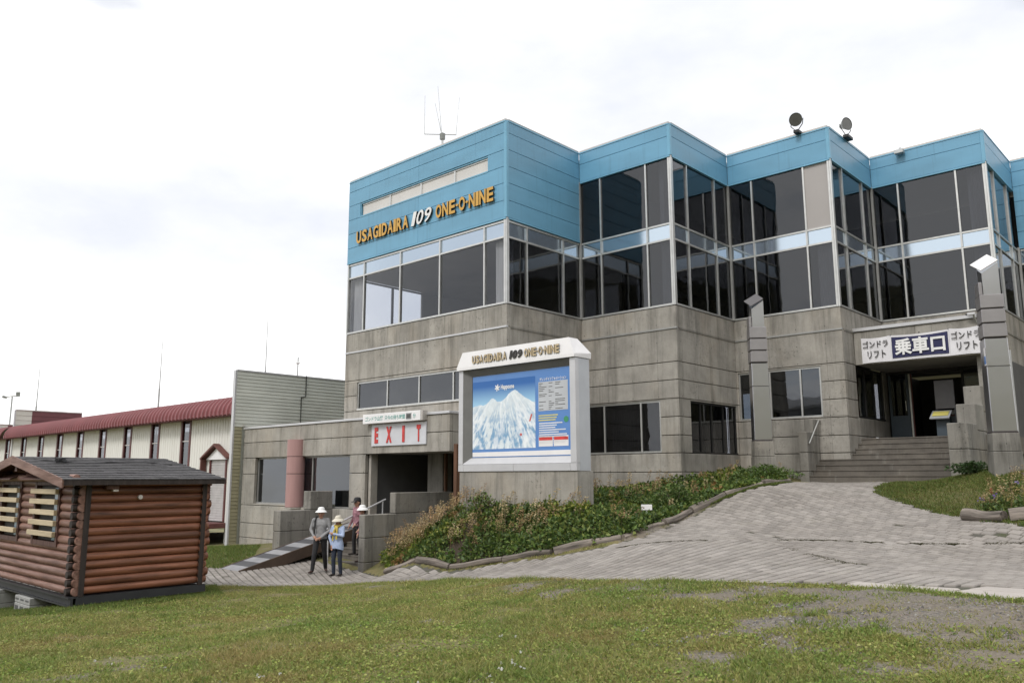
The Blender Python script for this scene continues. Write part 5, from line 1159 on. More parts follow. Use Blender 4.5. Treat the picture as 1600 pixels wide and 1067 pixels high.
# ------------------------------------------------------------------ roof fittings, masts
def floodlight(label, u, v, z, aim):
    T = thing('floodlight', label, 'lamp', (u, v, z), 'floodlights on the roof edge'); T.scale = (0.85,)*3
    MB().box(u-0.10, u+0.10, v-0.16, v+0.34, z-0.04, z+0.08).build('mount', 'bracket', T, bevel=0.01, fix=False)
    a = np.array(aim, float); a /= np.linalg.norm(a); c = np.array([u, v-0.05, z+0.50]); side = np.cross(a, (0, 0, 1)); side /= np.linalg.norm(side); upv = np.cross(side, a)
    for s_ in (-1, 1): MB().path([(u+side[0]*0.05*s_, v-0.05+side[1]*0.05*s_, z+0.08), tuple(c+side*0.22*s_-np.array([0, 0, 0.22])), tuple(c+side*0.22*s_-a*0.08)], 0.016, 6).build('yoke_arm', 'bracket', T)
    prof = [(0.05, -0.26), (0.09, -0.24), (0.10, -0.16), (0.16, -0.10), (0.235, 0.04), (0.25, 0.06), (0.25, 0.075)]; n = 24; V = []
    for r_, h in prof:
        for i in range(n): t = 2*math.pi*i/n; V.append(c+a*h+r_*(side*math.cos(t)+upv*math.sin(t)))
    F = [(k*n+i, k*n+(i+1) % n, (k+1)*n+(i+1) % n, (k+1)*n+i) for k in range(len(prof)-1) for i in range(n)]+[tuple(range(n))]
    mb = MB(); mb.add(V, F); sh_ = mb.build('shade', 'lamp_green', T, smooth=True)
    mb = MB(); mb.add([c+a*0.055+0.235*(side*math.cos(2*math.pi*i/n)+upv*math.sin(2*math.pi*i/n)) for i in range(n)], [tuple(range(n))]); mb.build('lens', 'lamp_glass', T, fix=False)
floodlight('dark round floodlight left of the third roof corner', a2+2.55, b1-0.12, 10.66, (0.0, -0.95, -0.25))
floodlight('pale round floodlight tilted up right of the third roof corner', a3+0.12, b1+1.30, 10.66, (0.90, -0.42, -0.02))
sl = thing('roof_flood_lamp', 'small grey rectangular lamp on the blue roof edge above the entrance', 'lamp', (a3+1.0, b2-0.1, 10.5))
MB().box(a3+0.90, a3+1.18, b2-0.28, b2-0.08, 10.47, 10.60).build('housing', 'galvanised', sl, bevel=0.01, fix=False); MB().box(a3+1.0, a3+1.06, b2-0.08, b2+0.2, 10.58, 10.72).build('arm', 'galvanised', sl, fix=False)
AN = thing('roof_antenna', 'thin four-rod antenna on the roof above the blue wall', 'antenna', (-5.05, 1.99, 10.45))
def U3(x, y, z): q = UV(x, y); return (q[0], q[1], z)
MB().tube((-5.05, 1.99, 10.45), (-5.05, 1.99, 12.35), 0.04, n=8).build('mast', 'galvanised', AN, smooth=True); MB().box(-5.12, -4.98, 1.92, 2.06, 12.12, 12.36).build('hub', 'lamp_green', AN, fix=False)
MB().tube(U3(-3.18, 28, 12.34), U3(-2.01, 28, 12.31), 0.018, n=6).build('arm', 'galvanised', AN)
for (q0, q1) in (((-3.18, 12.34), (-3.18, 13.84)), ((-2.55, 12.36), (-2.71, 14.21)), ((-2.03, 12.31), (-1.91, 13.76)), ((-2.56, 12.36), (-2.80, 13.53))): MB().tube(U3(q0[0], 28, q0[1]), U3(q1[0], 28, q1[1]), 0.014, 0.008, n=6).build('rod', 'galvanised', AN)
for nm, x, y, z0, z1, r, lab in (('lightning_rod', -13.78, 45, -2.6, 9.2, 0.055, 'tall thin mast rising behind the grey green siding wall'), ('lightning_rod', -24.0, 55, -2.6, 9.3, 0.07, 'tall thin mast rising behind the middle of the long hall'), ('lightning_rod', -44.0, 75, -2.6, 10.1, 0.09, 'tall thin mast rising behind the far siding wall')):
    mm = thing_w(nm, lab, 'mast', (x, y, z0), 0, 'thin masts behind the hall'); MB().tube((0, 0, 0), (0, 0, (z1-z0)*0.72), r, r*0.9, 8).build('pole', 'galvanised', mm, smooth=True); MB().tube((0, 0, (z1-z0)*0.72), (0, 0, z1-z0), r*0.6, r*0.25, 8).build('tip', 'galvanised', mm, smooth=True)
wv_ = thing_w('wind_vane', 'wind vane on a thin mast at the far left edge', 'vane', (-49.4, 80, -2.6)); MB().tube((0, 0, 0), (0, 0, 10.6), 0.09, 0.07, 8).build('pole', 'galvanised', wv_, smooth=True)
MB().tube((-0.7, 0, 10.5), (0.4, 0, 10.65), 0.06, n=6).build('boom', 'galvanised', wv_); MB().box(0.35, 0.75, -0.03, 0.03, 10.55, 11.0).build('fin', 'lamp_green', wv_, fix=False); MB().tube((-0.75, -0.25, 10.5), (-0.75, 0.25, 10.5), 0.12, n=8).build('cup', 'lamp_green', wv_)
pp = thing_w('roof_pipe', 'short thin pipe rising behind the top of the siding wall', 'pipe', (-10.65, 40, -2.6)); MB().tube((0, 0, 0), (0, 0, 8.5), 0.03, n=6).build('pole', 'galvanised', pp, smooth=True); MB().tube((-0.08, 0, 8.2), (0.08, 0, 8.2), 0.05, n=6).build('joint', 'galvanised', pp)

# ------------------------------------------------------------------ people
pmat('skin', (0.40, 0.22, 0.15), 0.55, var=0.06); pmat('hair', (0.02, 0.016, 0.014), 0.6); pmat('shirt_grey', (0.27, 0.27, 0.275), 0.9, var=0.15, scale=12); pmat('trouser_black', (0.018, 0.018, 0.02), 0.85, var=0.2, scale=8)
pmat('shirt_blue', (0.36, 0.44, 0.62), 0.85, var=0.12, scale=14); pmat('trouser_navy', (0.022, 0.03, 0.05), 0.85, var=0.2, scale=8); pmat('shoe', (0.03, 0.025, 0.022), 0.6); pmat('shoe_brown', (0.05, 0.025, 0.02), 0.6)
pmat('hat_white', (0.78, 0.78, 0.78), 0.85, var=0.05); pmat('hat_beige', (0.60, 0.56, 0.47), 0.85, var=0.06); pmat('scarf_yellow', (0.55, 0.43, 0.10), 0.85, var=0.15, scale=10); pmat('top_pink', (0.30, 0.15, 0.18), 0.85, var=0.45, scale=16); pmat('vest_black', (0.02, 0.02, 0.022), 0.85); pmat('cap_black', (0.012, 0.012, 0.014), 0.75); pmat('bag_black', (0.015, 0.015, 0.016), 0.6); pmat('lip', (0.30, 0.10, 0.08), 0.5); pmat('vest_maroon', (0.12, 0.03, 0.04), 0.85)
def capsule(mb, p0, p1, r0, r1, n=12, fl=(1, 1, 1)):
    p0 = np.array(p0, float); p1 = np.array(p1, float); d = p1-p0; L_ = np.linalg.norm(d); d = d/L_ if L_ > 1e-6 else np.array([0, 0, 1.0])
    a = np.cross(d, (0, 0, 1) if abs(d[2]) < 0.9 else (0, 1, 0)); a /= np.linalg.norm(a); b = np.cross(d, a); rings = []
    for k in range(1, 5): t = math.pi/2*(1-k/4); rings.append((p0-d*r0*math.sin(t), r0*math.cos(t)))
    for k in range(0, 4): t = math.pi/2*k/4; rings.append((p1+d*r1*math.sin(t), r1*math.cos(t)))
    V = [p0-d*r0]; F = []; F2 = []
    for c, r in rings:
        for i in range(n): t = 2*math.pi*i/n; V.append(c+r*(a*math.cos(t)+b*math.sin(t)))
    V.append(p1+d*r1); m_ = len(rings)
    for i in range(n): F.append((0, 1+(i+1) % n, 1+i)); F.append((len(V)-1, 1+(m_-1)*n+i, 1+(m_-1)*n+(i+1) % n))
    for k in range(m_-1): F += [(1+k*n+i, 1+k*n+(i+1) % n, 1+(k+1)*n+(i+1) % n, 1+(k+1)*n+i) for i in range(n)]
    c0 = (p0+p1)/2; V = [c0+(q-c0)*np.array(fl) for q in V]
    mb.add(V, F)
def person(label, x, y, rot, J, mats, hscale, extras, z=None, seated=None):
    z = gz(x, y)+0.005 if z is None else z
    T = thing_w('person', label, 'person', (x, y, z), rot)
    prim = []  # (p0,p1,r0,r1,matindex,flatten)
    def seg(a, b, r0, r1, m_, fl=(1, 1, 1)): prim.append((np.array(a, float), np.array(b, float), r0, r1, m_, fl))
    # torso : pelvis, waist, chest, shoulders (wider than deep)
    pel, chest, neck, head = J['pelvis'], J['chest'], J['neck'], J['head']
    W3 = (1, 0.62, 1)
    sh = J.get('hem', 1)
    seg(np.add(pel, (-0.055, 0, -0.02)), np.add(pel, (0.055, 0, -0.02)), 0.125, 0.125, 2, (1, 0.86, 1))
    seg(pel, np.add(chest, (0, 0, -0.05)), 0.150, 0.150, 1, (1, 0.72, 1)); seg(np.add(pel, (-0.03, 0, 0.02)), np.add(pel, (0.03, 0, 0.02)), 0.140, 0.140, 1, (1, 0.86, 1))
    seg(np.add(chest, (-0.07, 0, 0.0)), np.add(chest, (0.07, 0, 0.0)), 0.125, 0.125, 1, (1, 0.85, 1.15))
    seg(np.add(chest, (-0.135, 0.01, 0.115)), np.add(chest, (0.135, 0.01, 0.115)), 0.068, 0.068, 1)
    seg(np.add(neck, (0, 0.01, -0.05)), np.add(head, (0, 0.02, -0.06)), 0.052, 0.048, 0)
    h = np.array(head, float)
    seg(h+(0, 0.012, 0.03), h+(0, 0.012, 0.031), 0.092, 0.092, 0, (0.84, 1.0, 1.08)); seg(h+(0, -0.015, -0.035), h+(0, -0.02, -0.07), 0.064, 0.046, 0, (0.95, 1, 1))
    seg(h+(0, -0.088, 0.012), h+(0, -0.103, -0.018), 0.010, 0.016, 0)                      # nose
    for s_ in (-1, 1): seg(h+(s_*0.078, 0.015, 0.015), h+(s_*0.080, 0.018, -0.02), 0.014, 0.010, 0)   # ears
    seg(h+(0, 0.03, 0.06), h+(0, 0.055, -0.03), 0.092, 0.065, 4, (0.88, 1, 1))             # hair
    for s_, nm in ((-1, 'r'), (1, 'l')):
        S = J['sh_'+nm]; E_ = J['el_'+nm]; H_ = J['ha_'+nm]; seg(S, E_, 0.062, 0.048, 1); seg(E_, H_, 0.046, 0.034, 1)
        H = np.array(H_, float); d = H-np.array(E_, float); d /= np.linalg.norm(d); fdir = np.array(J.get('fd_'+nm, d), float); fdir /= np.linalg.norm(fdir)
        sd_ = np.cross(fdir, (0, -1, 0.2)); sd_ /= np.linalg.norm(sd_)+1e-9
        seg(H+d*0.02, H+d*0.02+fdir*0.05, 0.030, 0.032, 0)
        for k, ln in enumerate((0.052, 0.066, 0.060, 0.045)):
            b0_ = H+d*0.02+fdir*0.07+sd_*(k-1.5)*0.017; k1 = b0_+fdir*ln*0.55; k2 = k1+(fdir*0.6+np.array([0, -0.25, -0.5]))*ln*0.55; seg(b0_, k1, 0.009, 0.0085, 0); seg(k1, k2, 0.0085, 0.007, 0)
        b0_ = H+d*0.02+fdir*0.02-sd_*0.03; seg(b0_, b0_+(fdir*0.7-sd_*0.7)*0.045, 0.011, 0.009, 0)
        hp = J['hip_'+nm]; kn = J['kn_'+nm]; an = J['an_'+nm]; seg(hp, kn, 0.088, 0.064, 2); seg(kn, an, 0.064, 0.052, 2)
        toe = J['toe_'+nm]; seg(np.add(an, (0, 0.03, -0.045)), toe, 0.040, 0.033, 3, (1, 1, 0.8))
    mb = MB()
    for q in prim: capsule(mb, *q[:4], n=12, fl=q[5])
    me = bpy.data.meshes.new('body'); me.from_pydata([tuple(v*hscale for v in q) for q in mb.v], [], mb.f)
    tmp = bpy.data.objects.new('tmp', me); COL.objects.link(tmp); rm = tmp.modifiers.new('r', 'REMESH'); rm.mode = 'VOXEL'; rm.voxel_size = 0.011
    sm = tmp.modifiers.new('s', 'SMOOTH'); sm.iterations = 2; sm.factor = 0.5
    bpy.context.view_layer.update(); body = bpy.data.meshes.new_from_object(tmp.evaluated_get(DG())); bpy.data.objects.remove(tmp); body.name = 'body'
    Vc = np.zeros(len(body.polygons)*3); body.polygons.foreach_get('center', Vc); Vc = Vc.reshape(-1, 3)/hscale
    best = np.full(len(Vc), 1e9); mi = np.zeros(len(Vc), int)
    for p0, p1, r0, r1, m_, fl in prim:
        c0 = (p0+p1)/2; q = c0+(Vc-c0)/np.array(fl); d = p1-p0; t_ = np.clip(((q-p0)@d)/max(1e-9, d@d), 0, 1); dist = np.linalg.norm(q-p0-t_[:, None]*d, axis=1)-(r0+(r1-r0)*t_); k = dist < best; best[k] = dist[k]; mi[k] = m_
    hem = J.get('hem_z')
    if hem is not None:
        tor = (np.abs(Vc[:, 0]-pel[0]) < 0.19) & (Vc[:, 2] > hem) & (mi == 2); mi[tor] = 1
    for q in mats: body.materials.append(MATS[q])
    body.polygons.foreach_set('material_index', mi.astype(np.int32)); body.polygons.foreach_set('use_smooth', [True]*len(body.polygons)); body.update()
    o = link(bpy.data.objects.new('body', body)); o.parent = T
    for (nm, mat, fn) in extras:
        mb = MB(); fn(mb, J); mb.v = [tuple(v*hscale for v in q) for q in mb.v]; mb.build(nm, mat, T, smooth=True)
    for s_ in (-1, 1):
        fe = MB(); capsule(fe, h+(s_*0.032, -0.078, 0.012), h+(s_*0.033, -0.078, 0.013), 0.009, 0.009, 8)
        fe.v = [tuple(v*hscale for v in q) for q in fe.v]; fe.build('eye', 'hair', T, smooth=True)
    fe = MB(); capsule(fe, h+(-0.018, -0.082, -0.048), h+(0.018, -0.082, -0.048), 0.006, 0.006, 8); fe.v = [tuple(v*hscale for v in q) for q in fe.v]; fe.build('mouth', 'lip', T, smooth=True)
    return T
def joints(lean=0.0, step=0.0, turn=0.0):
    return dict(pelvis=(0, 0, 0.90), chest=(0, -lean*0.4, 1.22), neck=(0, -lean*0.6, 1.40), head=(0, -lean*0.9-0.01, 1.50),
      sh_r=(-0.175, 0, 1.335), sh_l=(0.175, 0, 1.335), hip_r=(-0.085, 0, 0.86), hip_l=(0.085, 0, 0.86),
      kn_r=(-0.095, -0.03-step*0.5, 0.47), kn_l=(0.095, -0.02+step*0.3, 0.47), an_r=(-0.10, 0.02-step, 0.085), an_l=(0.10, 0.03+step, 0.085), toe_r=(-0.115, -0.15-step, 0.03), toe_l=(0.115, -0.14+step, 0.03))
def brim_hat(mb, J, r=0.165, crown=0.105, drop=0.05, tilt=0.0):
    h = np.array(J['head'], float); n = 28; prof = [(r, -drop+0.0), (r*0.99, -drop+0.008), (crown+0.02, 0.03), (crown, 0.04), (crown*0.93, 0.085), (crown*0.72, 0.115), (0.01, 0.126)]; V = []
    for rr0, zz in prof:
        for i in range(n): t = 2*math.pi*i/n; V.append(h+np.array([rr0*0.94*math.cos(t), rr0*1.04*math.sin(t)+0.005, zz+0.058+tilt*math.sin(t)*rr0]))
    F = [(k*n+i, k*n+(i+1) % n, (k+1)*n+(i+1) % n, (k+1)*n+i) for k in range(len(prof)-1) for i in range(n)]+[tuple(range((len(prof)-1)*n, len(prof)*n))]
    mb.add(V, F)
def cap_hat(mb, J):
    brim_hat(mb, J, 0.112, 0.104, -0.02); h = np.array(J['head'], float); V = []; n = 9
    for k, (rad, zz) in enumerate(((0.10, 0.055), (0.185, 0.035))):
        for i in range(n): t = math.pi*(1.15+0.7*i/(n-1)); V.append(h+np.array([rad*0.9*math.cos(t), rad*math.sin(t)*1.05, zz]))
    V += [v+np.array([0, 0, 0.012]) for v in V]; F = [(i, i+1, n+i+1, n+i) for i in range(n-1)]+[(2*n+i, 3*n+i, 3*n+i+1, 2*n+i+1) for i in range(n-1)]+[(n+i, n+i+1, 3*n+i+1, 3*n+i) for i in range(n-1)]; mb.add(V, F)
# man in grey
J = joints(0.02, 0.13); J.update(el_r=(-0.25, 0.02, 1.09), ha_r=(-0.16, -0.13, 0.93), el_l=(0.26, -0.02, 1.08), ha_l=(0.03, -0.19, 0.90), fd_l=(-0.9, -0.2, -0.3), fd_r=(0.5, -0.4, -0.5), an_r=(-0.17, -0.14, 0.085), toe_r=(-0.23, -0.30, 0.03), kn_r=(-0.13, -0.12, 0.47), an_l=(0.14, 0.20, 0.10), toe_l=(0.18, 0.05, 0.035), kn_l=(0.12, 0.04, 0.47), hem_z=0.86)
def strap(mb, J): mb.path([(-0.10, 0.10, 1.42), (-0.12, -0.02, 1.425), (-0.14, -0.115, 1.33), (-0.15, -0.125, 1.10), (-0.16, -0.10, 0.95)], 0.02, 8)
def bag(mb, J): capsule(mb, (0.21, 0.12, 0.98), (0.24, 0.12, 0.84), 0.07, 0.075, 12, (1, 0.8, 1))
person('person in a white hat, grey sweater and black trousers with a shoulder strap', -5.18, 22.45, R(8), J, ['skin', 'shirt_grey', 'trouser_black', 'shoe_brown', 'hair'], 1.02, [('hat', 'hat_white', lambda m_, j: brim_hat(m_, j, 0.165, 0.098, 0.015)), ('bag_strap', 'bag_black', strap), ('bag', 'bag_black', bag)])
# woman in light blue
J = joints(0.0, 0.02); J.update(el_r=(-0.23, -0.05, 1.08), ha_r=(-0.13, -0.10, 0.86), el_l=(0.22, -0.10, 1.12), ha_l=(-0.02, -0.19, 1.17), fd_l=(-0.9, -0.1, 0.25), fd_r=(0.1, -0.2, -0.9), hem_z=0.74)
J['sh_r'] = (-0.155, 0, 1.33); J['sh_l'] = (0.155, 0, 1.33)
def scarf(mb, J):
    n = 16
    for i in range(n): t0, t1 = 2*math.pi*i/n, 2*math.pi*(i+1)/n; mb.tube((0.085*math.cos(t0), 0.085*math.sin(t0), 1.40-0.02*math.sin(t0)*-1), (0.085*math.cos(t1), 0.085*math.sin(t1), 1.40-0.02*math.sin(t1)*-1), 0.038, n=8)
    mb.path([(0.01, -0.10, 1.38), (-0.03, -0.145, 1.27), (-0.05, -0.155, 1.18)], 0.034, 8); mb.path([(0.03, -0.10, 1.38), (0.05, -0.15, 1.24), (0.05, -0.165, 1.02)], 0.026, 8); mb.path([(-0.05, -0.16, 1.12), (-0.08, -0.15, 0.98)], 0.024, 8)
def shirt_tail(mb, J):
    n = 24; V = []
    for (rx, ry, zz) in ((0.155, 0.125, 0.98), (0.178, 0.150, 0.86), (0.185, 0.156, 0.745)):
        for i in range(n): t = 2*math.pi*i/n; V.append((rx*math.cos(t), ry*math.sin(t), zz-(0.03*math.cos(2*t) if zz < 0.8 else 0)))
    mb.add(V, [(k*n+i, k*n+(i+1) % n, (k+1)*n+(i+1) % n, (k+1)*n+i) for k in range(2) for i in range(n)])
person('person in a beige hat, yellow scarf and light blue shirt with folded arm', -4.66, 22.2, R(-18), J, ['skin', 'shirt_blue', 'trouser_navy', 'shoe', 'hair'], 0.93, [('hat', 'hat_beige', lambda m_, j: brim_hat(m_, j, 0.190, 0.102, 0.03, 0.10)), ('scarf', 'scarf_yellow', scarf), ('shirt_tail', 'shirt_blue', shirt_tail)])
# two people coming down the steps
J = joints(0.02, 0.05); J.update(el_r=(-0.23, 0.0, 1.08), ha_r=(-0.22, -0.12, 0.88), el_l=(0.23, 0.0, 1.08), ha_l=(0.18, -0.15, 0.92), hem_z=0.84)
w = W(-3.78, -2.28); person('person in a black cap and pink patterned top coming down the exit steps', w[0], w[1], R(-50), J, ['skin', 'top_pink', 'trouser_black', 'shoe', 'hair'], 0.97, [('cap', 'cap_black', cap_hat)], z=-2.5+0.148*2+0.005)
J = joints(0.05, 0.04); J.update(el_r=(-0.22, -0.02, 1.08), ha_r=(-0.20, -0.10, 0.84), el_l=(0.22, 0.0, 1.10), ha_l=(0.16, -0.16, 0.98), hem_z=0.84)
def vest(mb, J):
    n = 24; V = []
    for (rx, ry, zz, dy) in ((0.172, 0.142, 0.86, 0), (0.166, 0.126, 1.02, 0), (0.186, 0.132, 1.20, 0), (0.196, 0.12, 1.33, 0), (0.12, 0.09, 1.41, 0.01)):
        for i in range(n): t = 2*math.pi*i/n; V.append((rx*math.cos(t), ry*math.sin(t)+dy, zz))
    mb.add(V, [(k*n+i, k*n+(i+1) % n, (k+1)*n+(i+1) % n, (k+1)*n+i) for k in range(4) for i in range(n)])
w = W(-3.14, -2.54); person('person in a white hat and black vest beside the stair wall', w[0], w[1], R(-62), J, ['skin', 'top_pink', 'vest_maroon', 'shoe_brown', 'hair'], 0.94, [('hat', 'hat_white', lambda m_, j: brim_hat(m_, j, 0.170, 0.100, 0.035)), ('vest', 'vest_black', vest)], z=-2.5+0.148*1+0.005)

# ------------------------------------------------------------------ timber edging of the flower beds
def edging_log(p0, p1, r, label, lift=0.4):
    p0 = np.array([*p0, gz(*p0)+r*lift]); p1 = np.array([*p1, gz(*p1)+r*lift]); c = (p0+p1)/2; d = p1-p0; Ln = np.linalg.norm(d); n = 12; k = 7; V = []; ph = random.random()*6
    for i in range(k+1):
        f = i/k-0.5; rr2 = r*(1+0.035*math.sin(f*9+ph))*(1-0.22*f)
        for j in range(n): t = 2*math.pi*j/n; V.append((f*Ln, rr2*math.cos(t)*(1+0.08*math.sin(3*t+ph)), rr2*math.sin(t)+0.018*math.sin(f*5+ph)))
    F = [(i*n+j, i*n+(j+1) % n, (i+1)*n+(j+1) % n, (i+1)*n+j) for i in range(k) for j in range(n)]+[tuple(range(n)), tuple(range(k*n+n-1, k*n-1, -1))]
    mb = MB(); mb.add(V, F); o = mb.build('edging_log', 'weathered_log', None, smooth=True); o.location = c; q = Vector(d).to_track_quat('X', 'Z'); o.rotation_euler = q.to_euler()
    o['label'] = label; o['category'] = 'log'; o['group'] = 'logs edging the flower beds'; ROOT[o.name] = np.zeros(3)
ed = BED[1:12]; _, EL = strip_pts(ed, 0); s = 0.0; k = 0; names_ = []
lens = [1.15, 1.05, 1.2, 1.0, 1.1, 1.15, 0.95, 1.1, 1.0, 0.9]
ords = ['first', 'second', 'third', 'fourth', 'fifth', 'sixth', 'seventh', 'eighth', 'ninth', 'tenth']
cnt = 0
while s < EL[-1]-0.5 and cnt < 10:
    l_ = lens[cnt]*EL[-1]/sum(lens); edging_log(along(ed, s+0.02, -0.04), along(ed, s+l_-0.03, -0.04), 0.080+0.014*math.sin(cnt*2.1), '%s edging log of the long flower bed counted from the exit steps' % ords[cnt]); s += l_; cnt += 1
edging_log((8.72, 15.98), (9.02, 15.22), 0.12, 'short weathered log with a dark cut end edging the right flower bed', 0.6)
edging_log((9.06, 15.12), (10.05, 14.62), 0.13, 'thick weathered log edging the right flower bed at the right edge', 0.6)
edging_log((10.2, 15.9), (11.6, 15.5), 0.09, 'thin pale log lying behind the right flower bed', 0.6)
# small path light with white plate
fl = thing_w('ground_spotlight', 'small black spotlight with a white plate at the edge of the flower bed', 'lamp', (2.96, 18.28, gz(2.96, 18.28)))
MB().box(-0.015, 0.015, -0.015, 0.015, 0, 0.36).build('stake', 'white_metal', fl, fix=False); MB().box(-0.12, 0.12, -0.03, -0.01, 0.30, 0.42).build('plate', 'sign_white', fl, bevel=0.004, fix=False); MB().tube((0.12, -0.14, 0.12), (0.16, 0.04, 0.20), 0.09, 0.06, 14).build('lamp_head', 'black_plastic', fl, smooth=True)

# ------------------------------------------------------------------ foliage helpers
def foliage_mat(name, rough=0.6, trans=0.25):
    m, t, p, o = base_mat(name); at = N(t, 'ShaderNodeAttribute', attribute_name='leaf'); t.links.new(at.outputs['Color'], p.inputs['Base Color']); p.inputs['Roughness'].default_value = rough
    tl = N(t, 'ShaderNodeBsdfTranslucent'); t.links.new(at.outputs['Color'], tl.inputs['Color']); ms = N(t, 'ShaderNodeMixShader'); ms.inputs[0].default_value = trans
    t.links.new(p.outputs[0], ms.inputs[1]); t.links.new(tl.outputs[0], ms.inputs[2]); t.links.new(ms.outputs[0], o.inputs['Surface']); return m
foliage_mat('leaf'); foliage_mat('blade', 0.7, 0.38)
def unit(a): return a/np.maximum(np.linalg.norm(a, axis=1, keepdims=True), 1e-9)
def leaf_cloud(P, D, size, width, C, fold=0.25):
    """diamond leaves (2 tris) at P pointing along D"""
    n = len(P); D = unit(D); S = unit(np.cross(D, unit(RNG.normal(size=(n, 3))+np.array([0, 0, 1.2])))); Nn = np.cross(S, D); size = size[:, None]
    V = np.empty((n, 4, 3)); V[:, 0] = P; V[:, 1] = P+D*size*0.5+S*size*width+Nn*size*fold*0.4; V[:, 2] = P+D*size-Nn*size*0.08; V[:, 3] = P+D*size*0.5-S*size*width+Nn*size*fold*0.4
    b = np.arange(n)[:, None]*4; Q = np.concatenate([b+np.array([[0, 1, 2]]), b+np.array([[0, 2, 3]])], 1).reshape(-1, 3)
    return V.reshape(-1, 3), Q, np.repeat(C, 4, 0)
def stuff_mesh(name, parts, mat, label=None, parent=None, kind='stuff', loc=None):
    Vs, Qs, Cs = [], [], []; k = 0
    for V, Q, C in parts: Vs.append(V); Qs.append(Q+k); Cs.append(C); k += len(V)
    V = np.concatenate(Vs)
    if loc is not None: V = V-np.array(loc)
    me = bpy.data.meshes.new(name); fast_mesh(me, V, np.concatenate(Qs)); set_color(me, 'leaf', np.concatenate(Cs)); me.materials.append(MATS[mat])
    o = link(bpy.data.objects.new(name, me)); o.parent = parent
    if loc is not None and parent is None: o.location = loc
    if kind: o['kind'] = kind
    if label: o['label'] = label
    return o
def pick(cols, n, jit=0.18):
    cols = np.array(cols); c = cols[RNG.integers(0, len(cols), n)]; return np.clip(c*(1+RNG.normal(size=(n, 1))*jit), 0.003, 1)
def rand_in(poly, n, margin=0.0):
    lo = poly.min(0); hi = poly.max(0); out_ = np.zeros((0, 2))
    while len(out_) < n:
        q = lo+(hi-lo)*RNG.random((n*2, 2)); q = q[inside(q[:, 0], q[:, 1], poly)]; out_ = np.concatenate([out_, q])
    return out_[:n]
GREENS = [(0.095, 0.155, 0.030), (0.135, 0.20, 0.042), (0.055, 0.10, 0.024), (0.19, 0.225, 0.055), (0.08, 0.13, 0.04)]
PLUMEC = [(0.48, 0.36, 0.18), (0.56, 0.44, 0.25), (0.42, 0.29, 0.14), (0.60, 0.48, 0.29), (0.46, 0.30, 0.17)]
# bed planting: hummocks of leaves, taller toward the wall
def hummock_h(x, y): return (0.03+0.42*np.clip(fbm(x*1.9, y*1.9, 61, 3)-0.18, 0, 1)**1.1+0.08*fbm(x*4, y*4, 62))*np.clip(1.12-0.05*(x+2), 0.72, 1.2)
NLV = 95000; q = rand_in(BED, NLV); dist_front = edge_dist(q[:, 0], q[:, 1], BED[1:12], False)
x, y = q[:, 0], q[:, 1]; keep = np.array([True]*NLV)
bu = (x-P1[0])*A[0]+(y-P1[1])*A[1]; bv = (x-P1[0])*B[0]+(y-P1[1])*B[1]
keep &= ~((bu > 0.25) & (bu < 4.3) & (bv > -2.22) & (bv < -1.6)) & ~((bu < -2.5) & (bv > -3.0)); keep &= (fbm(x*1.9, y*1.9, 61, 3) > 0.20+0.14*RNG.random(NLV)); keep &= (dist_front > 0.02) & (RNG.random(NLV) < np.clip(1.3-dist_front*0.22, 0.45, 1))
x, y = x[keep], y[keep]; df = dist_front[keep]; n = len(x)
hgt = hummock_h(x, y)*np.clip(0.55+df*1.1, 0.5, 1.25); zz = ground_z(x, y)+0.04+hgt*np.sqrt(RNG.random(n))
P = np.stack([x, y, zz], 1); D = RNG.normal(size=(n, 3))+np.array([-0.15, -0.55, 0.25]); C = pick(GREENS, n)
yel = fbm(x*0.8, y*0.8, 71) > 0.60; C[yel] = C[yel]*np.array([1.4, 1.2, 0.9]); org = (fbm(x*1.4, y*1.4, 73) > 0.74); C[org] = pick([(0.26, 0.17, 0.06), (0.22, 0.13, 0.045)], org.sum())
stuff_mesh('bed_foliage', [leaf_cloud(P, D, 0.04+0.10*RNG.random(n)**2, 0.30, C*(0.7+0.6*fbm(x*2.3, y*2.3, 77)[:, None]))], 'leaf', 'dense green leaves filling the long flower bed below the signboard')
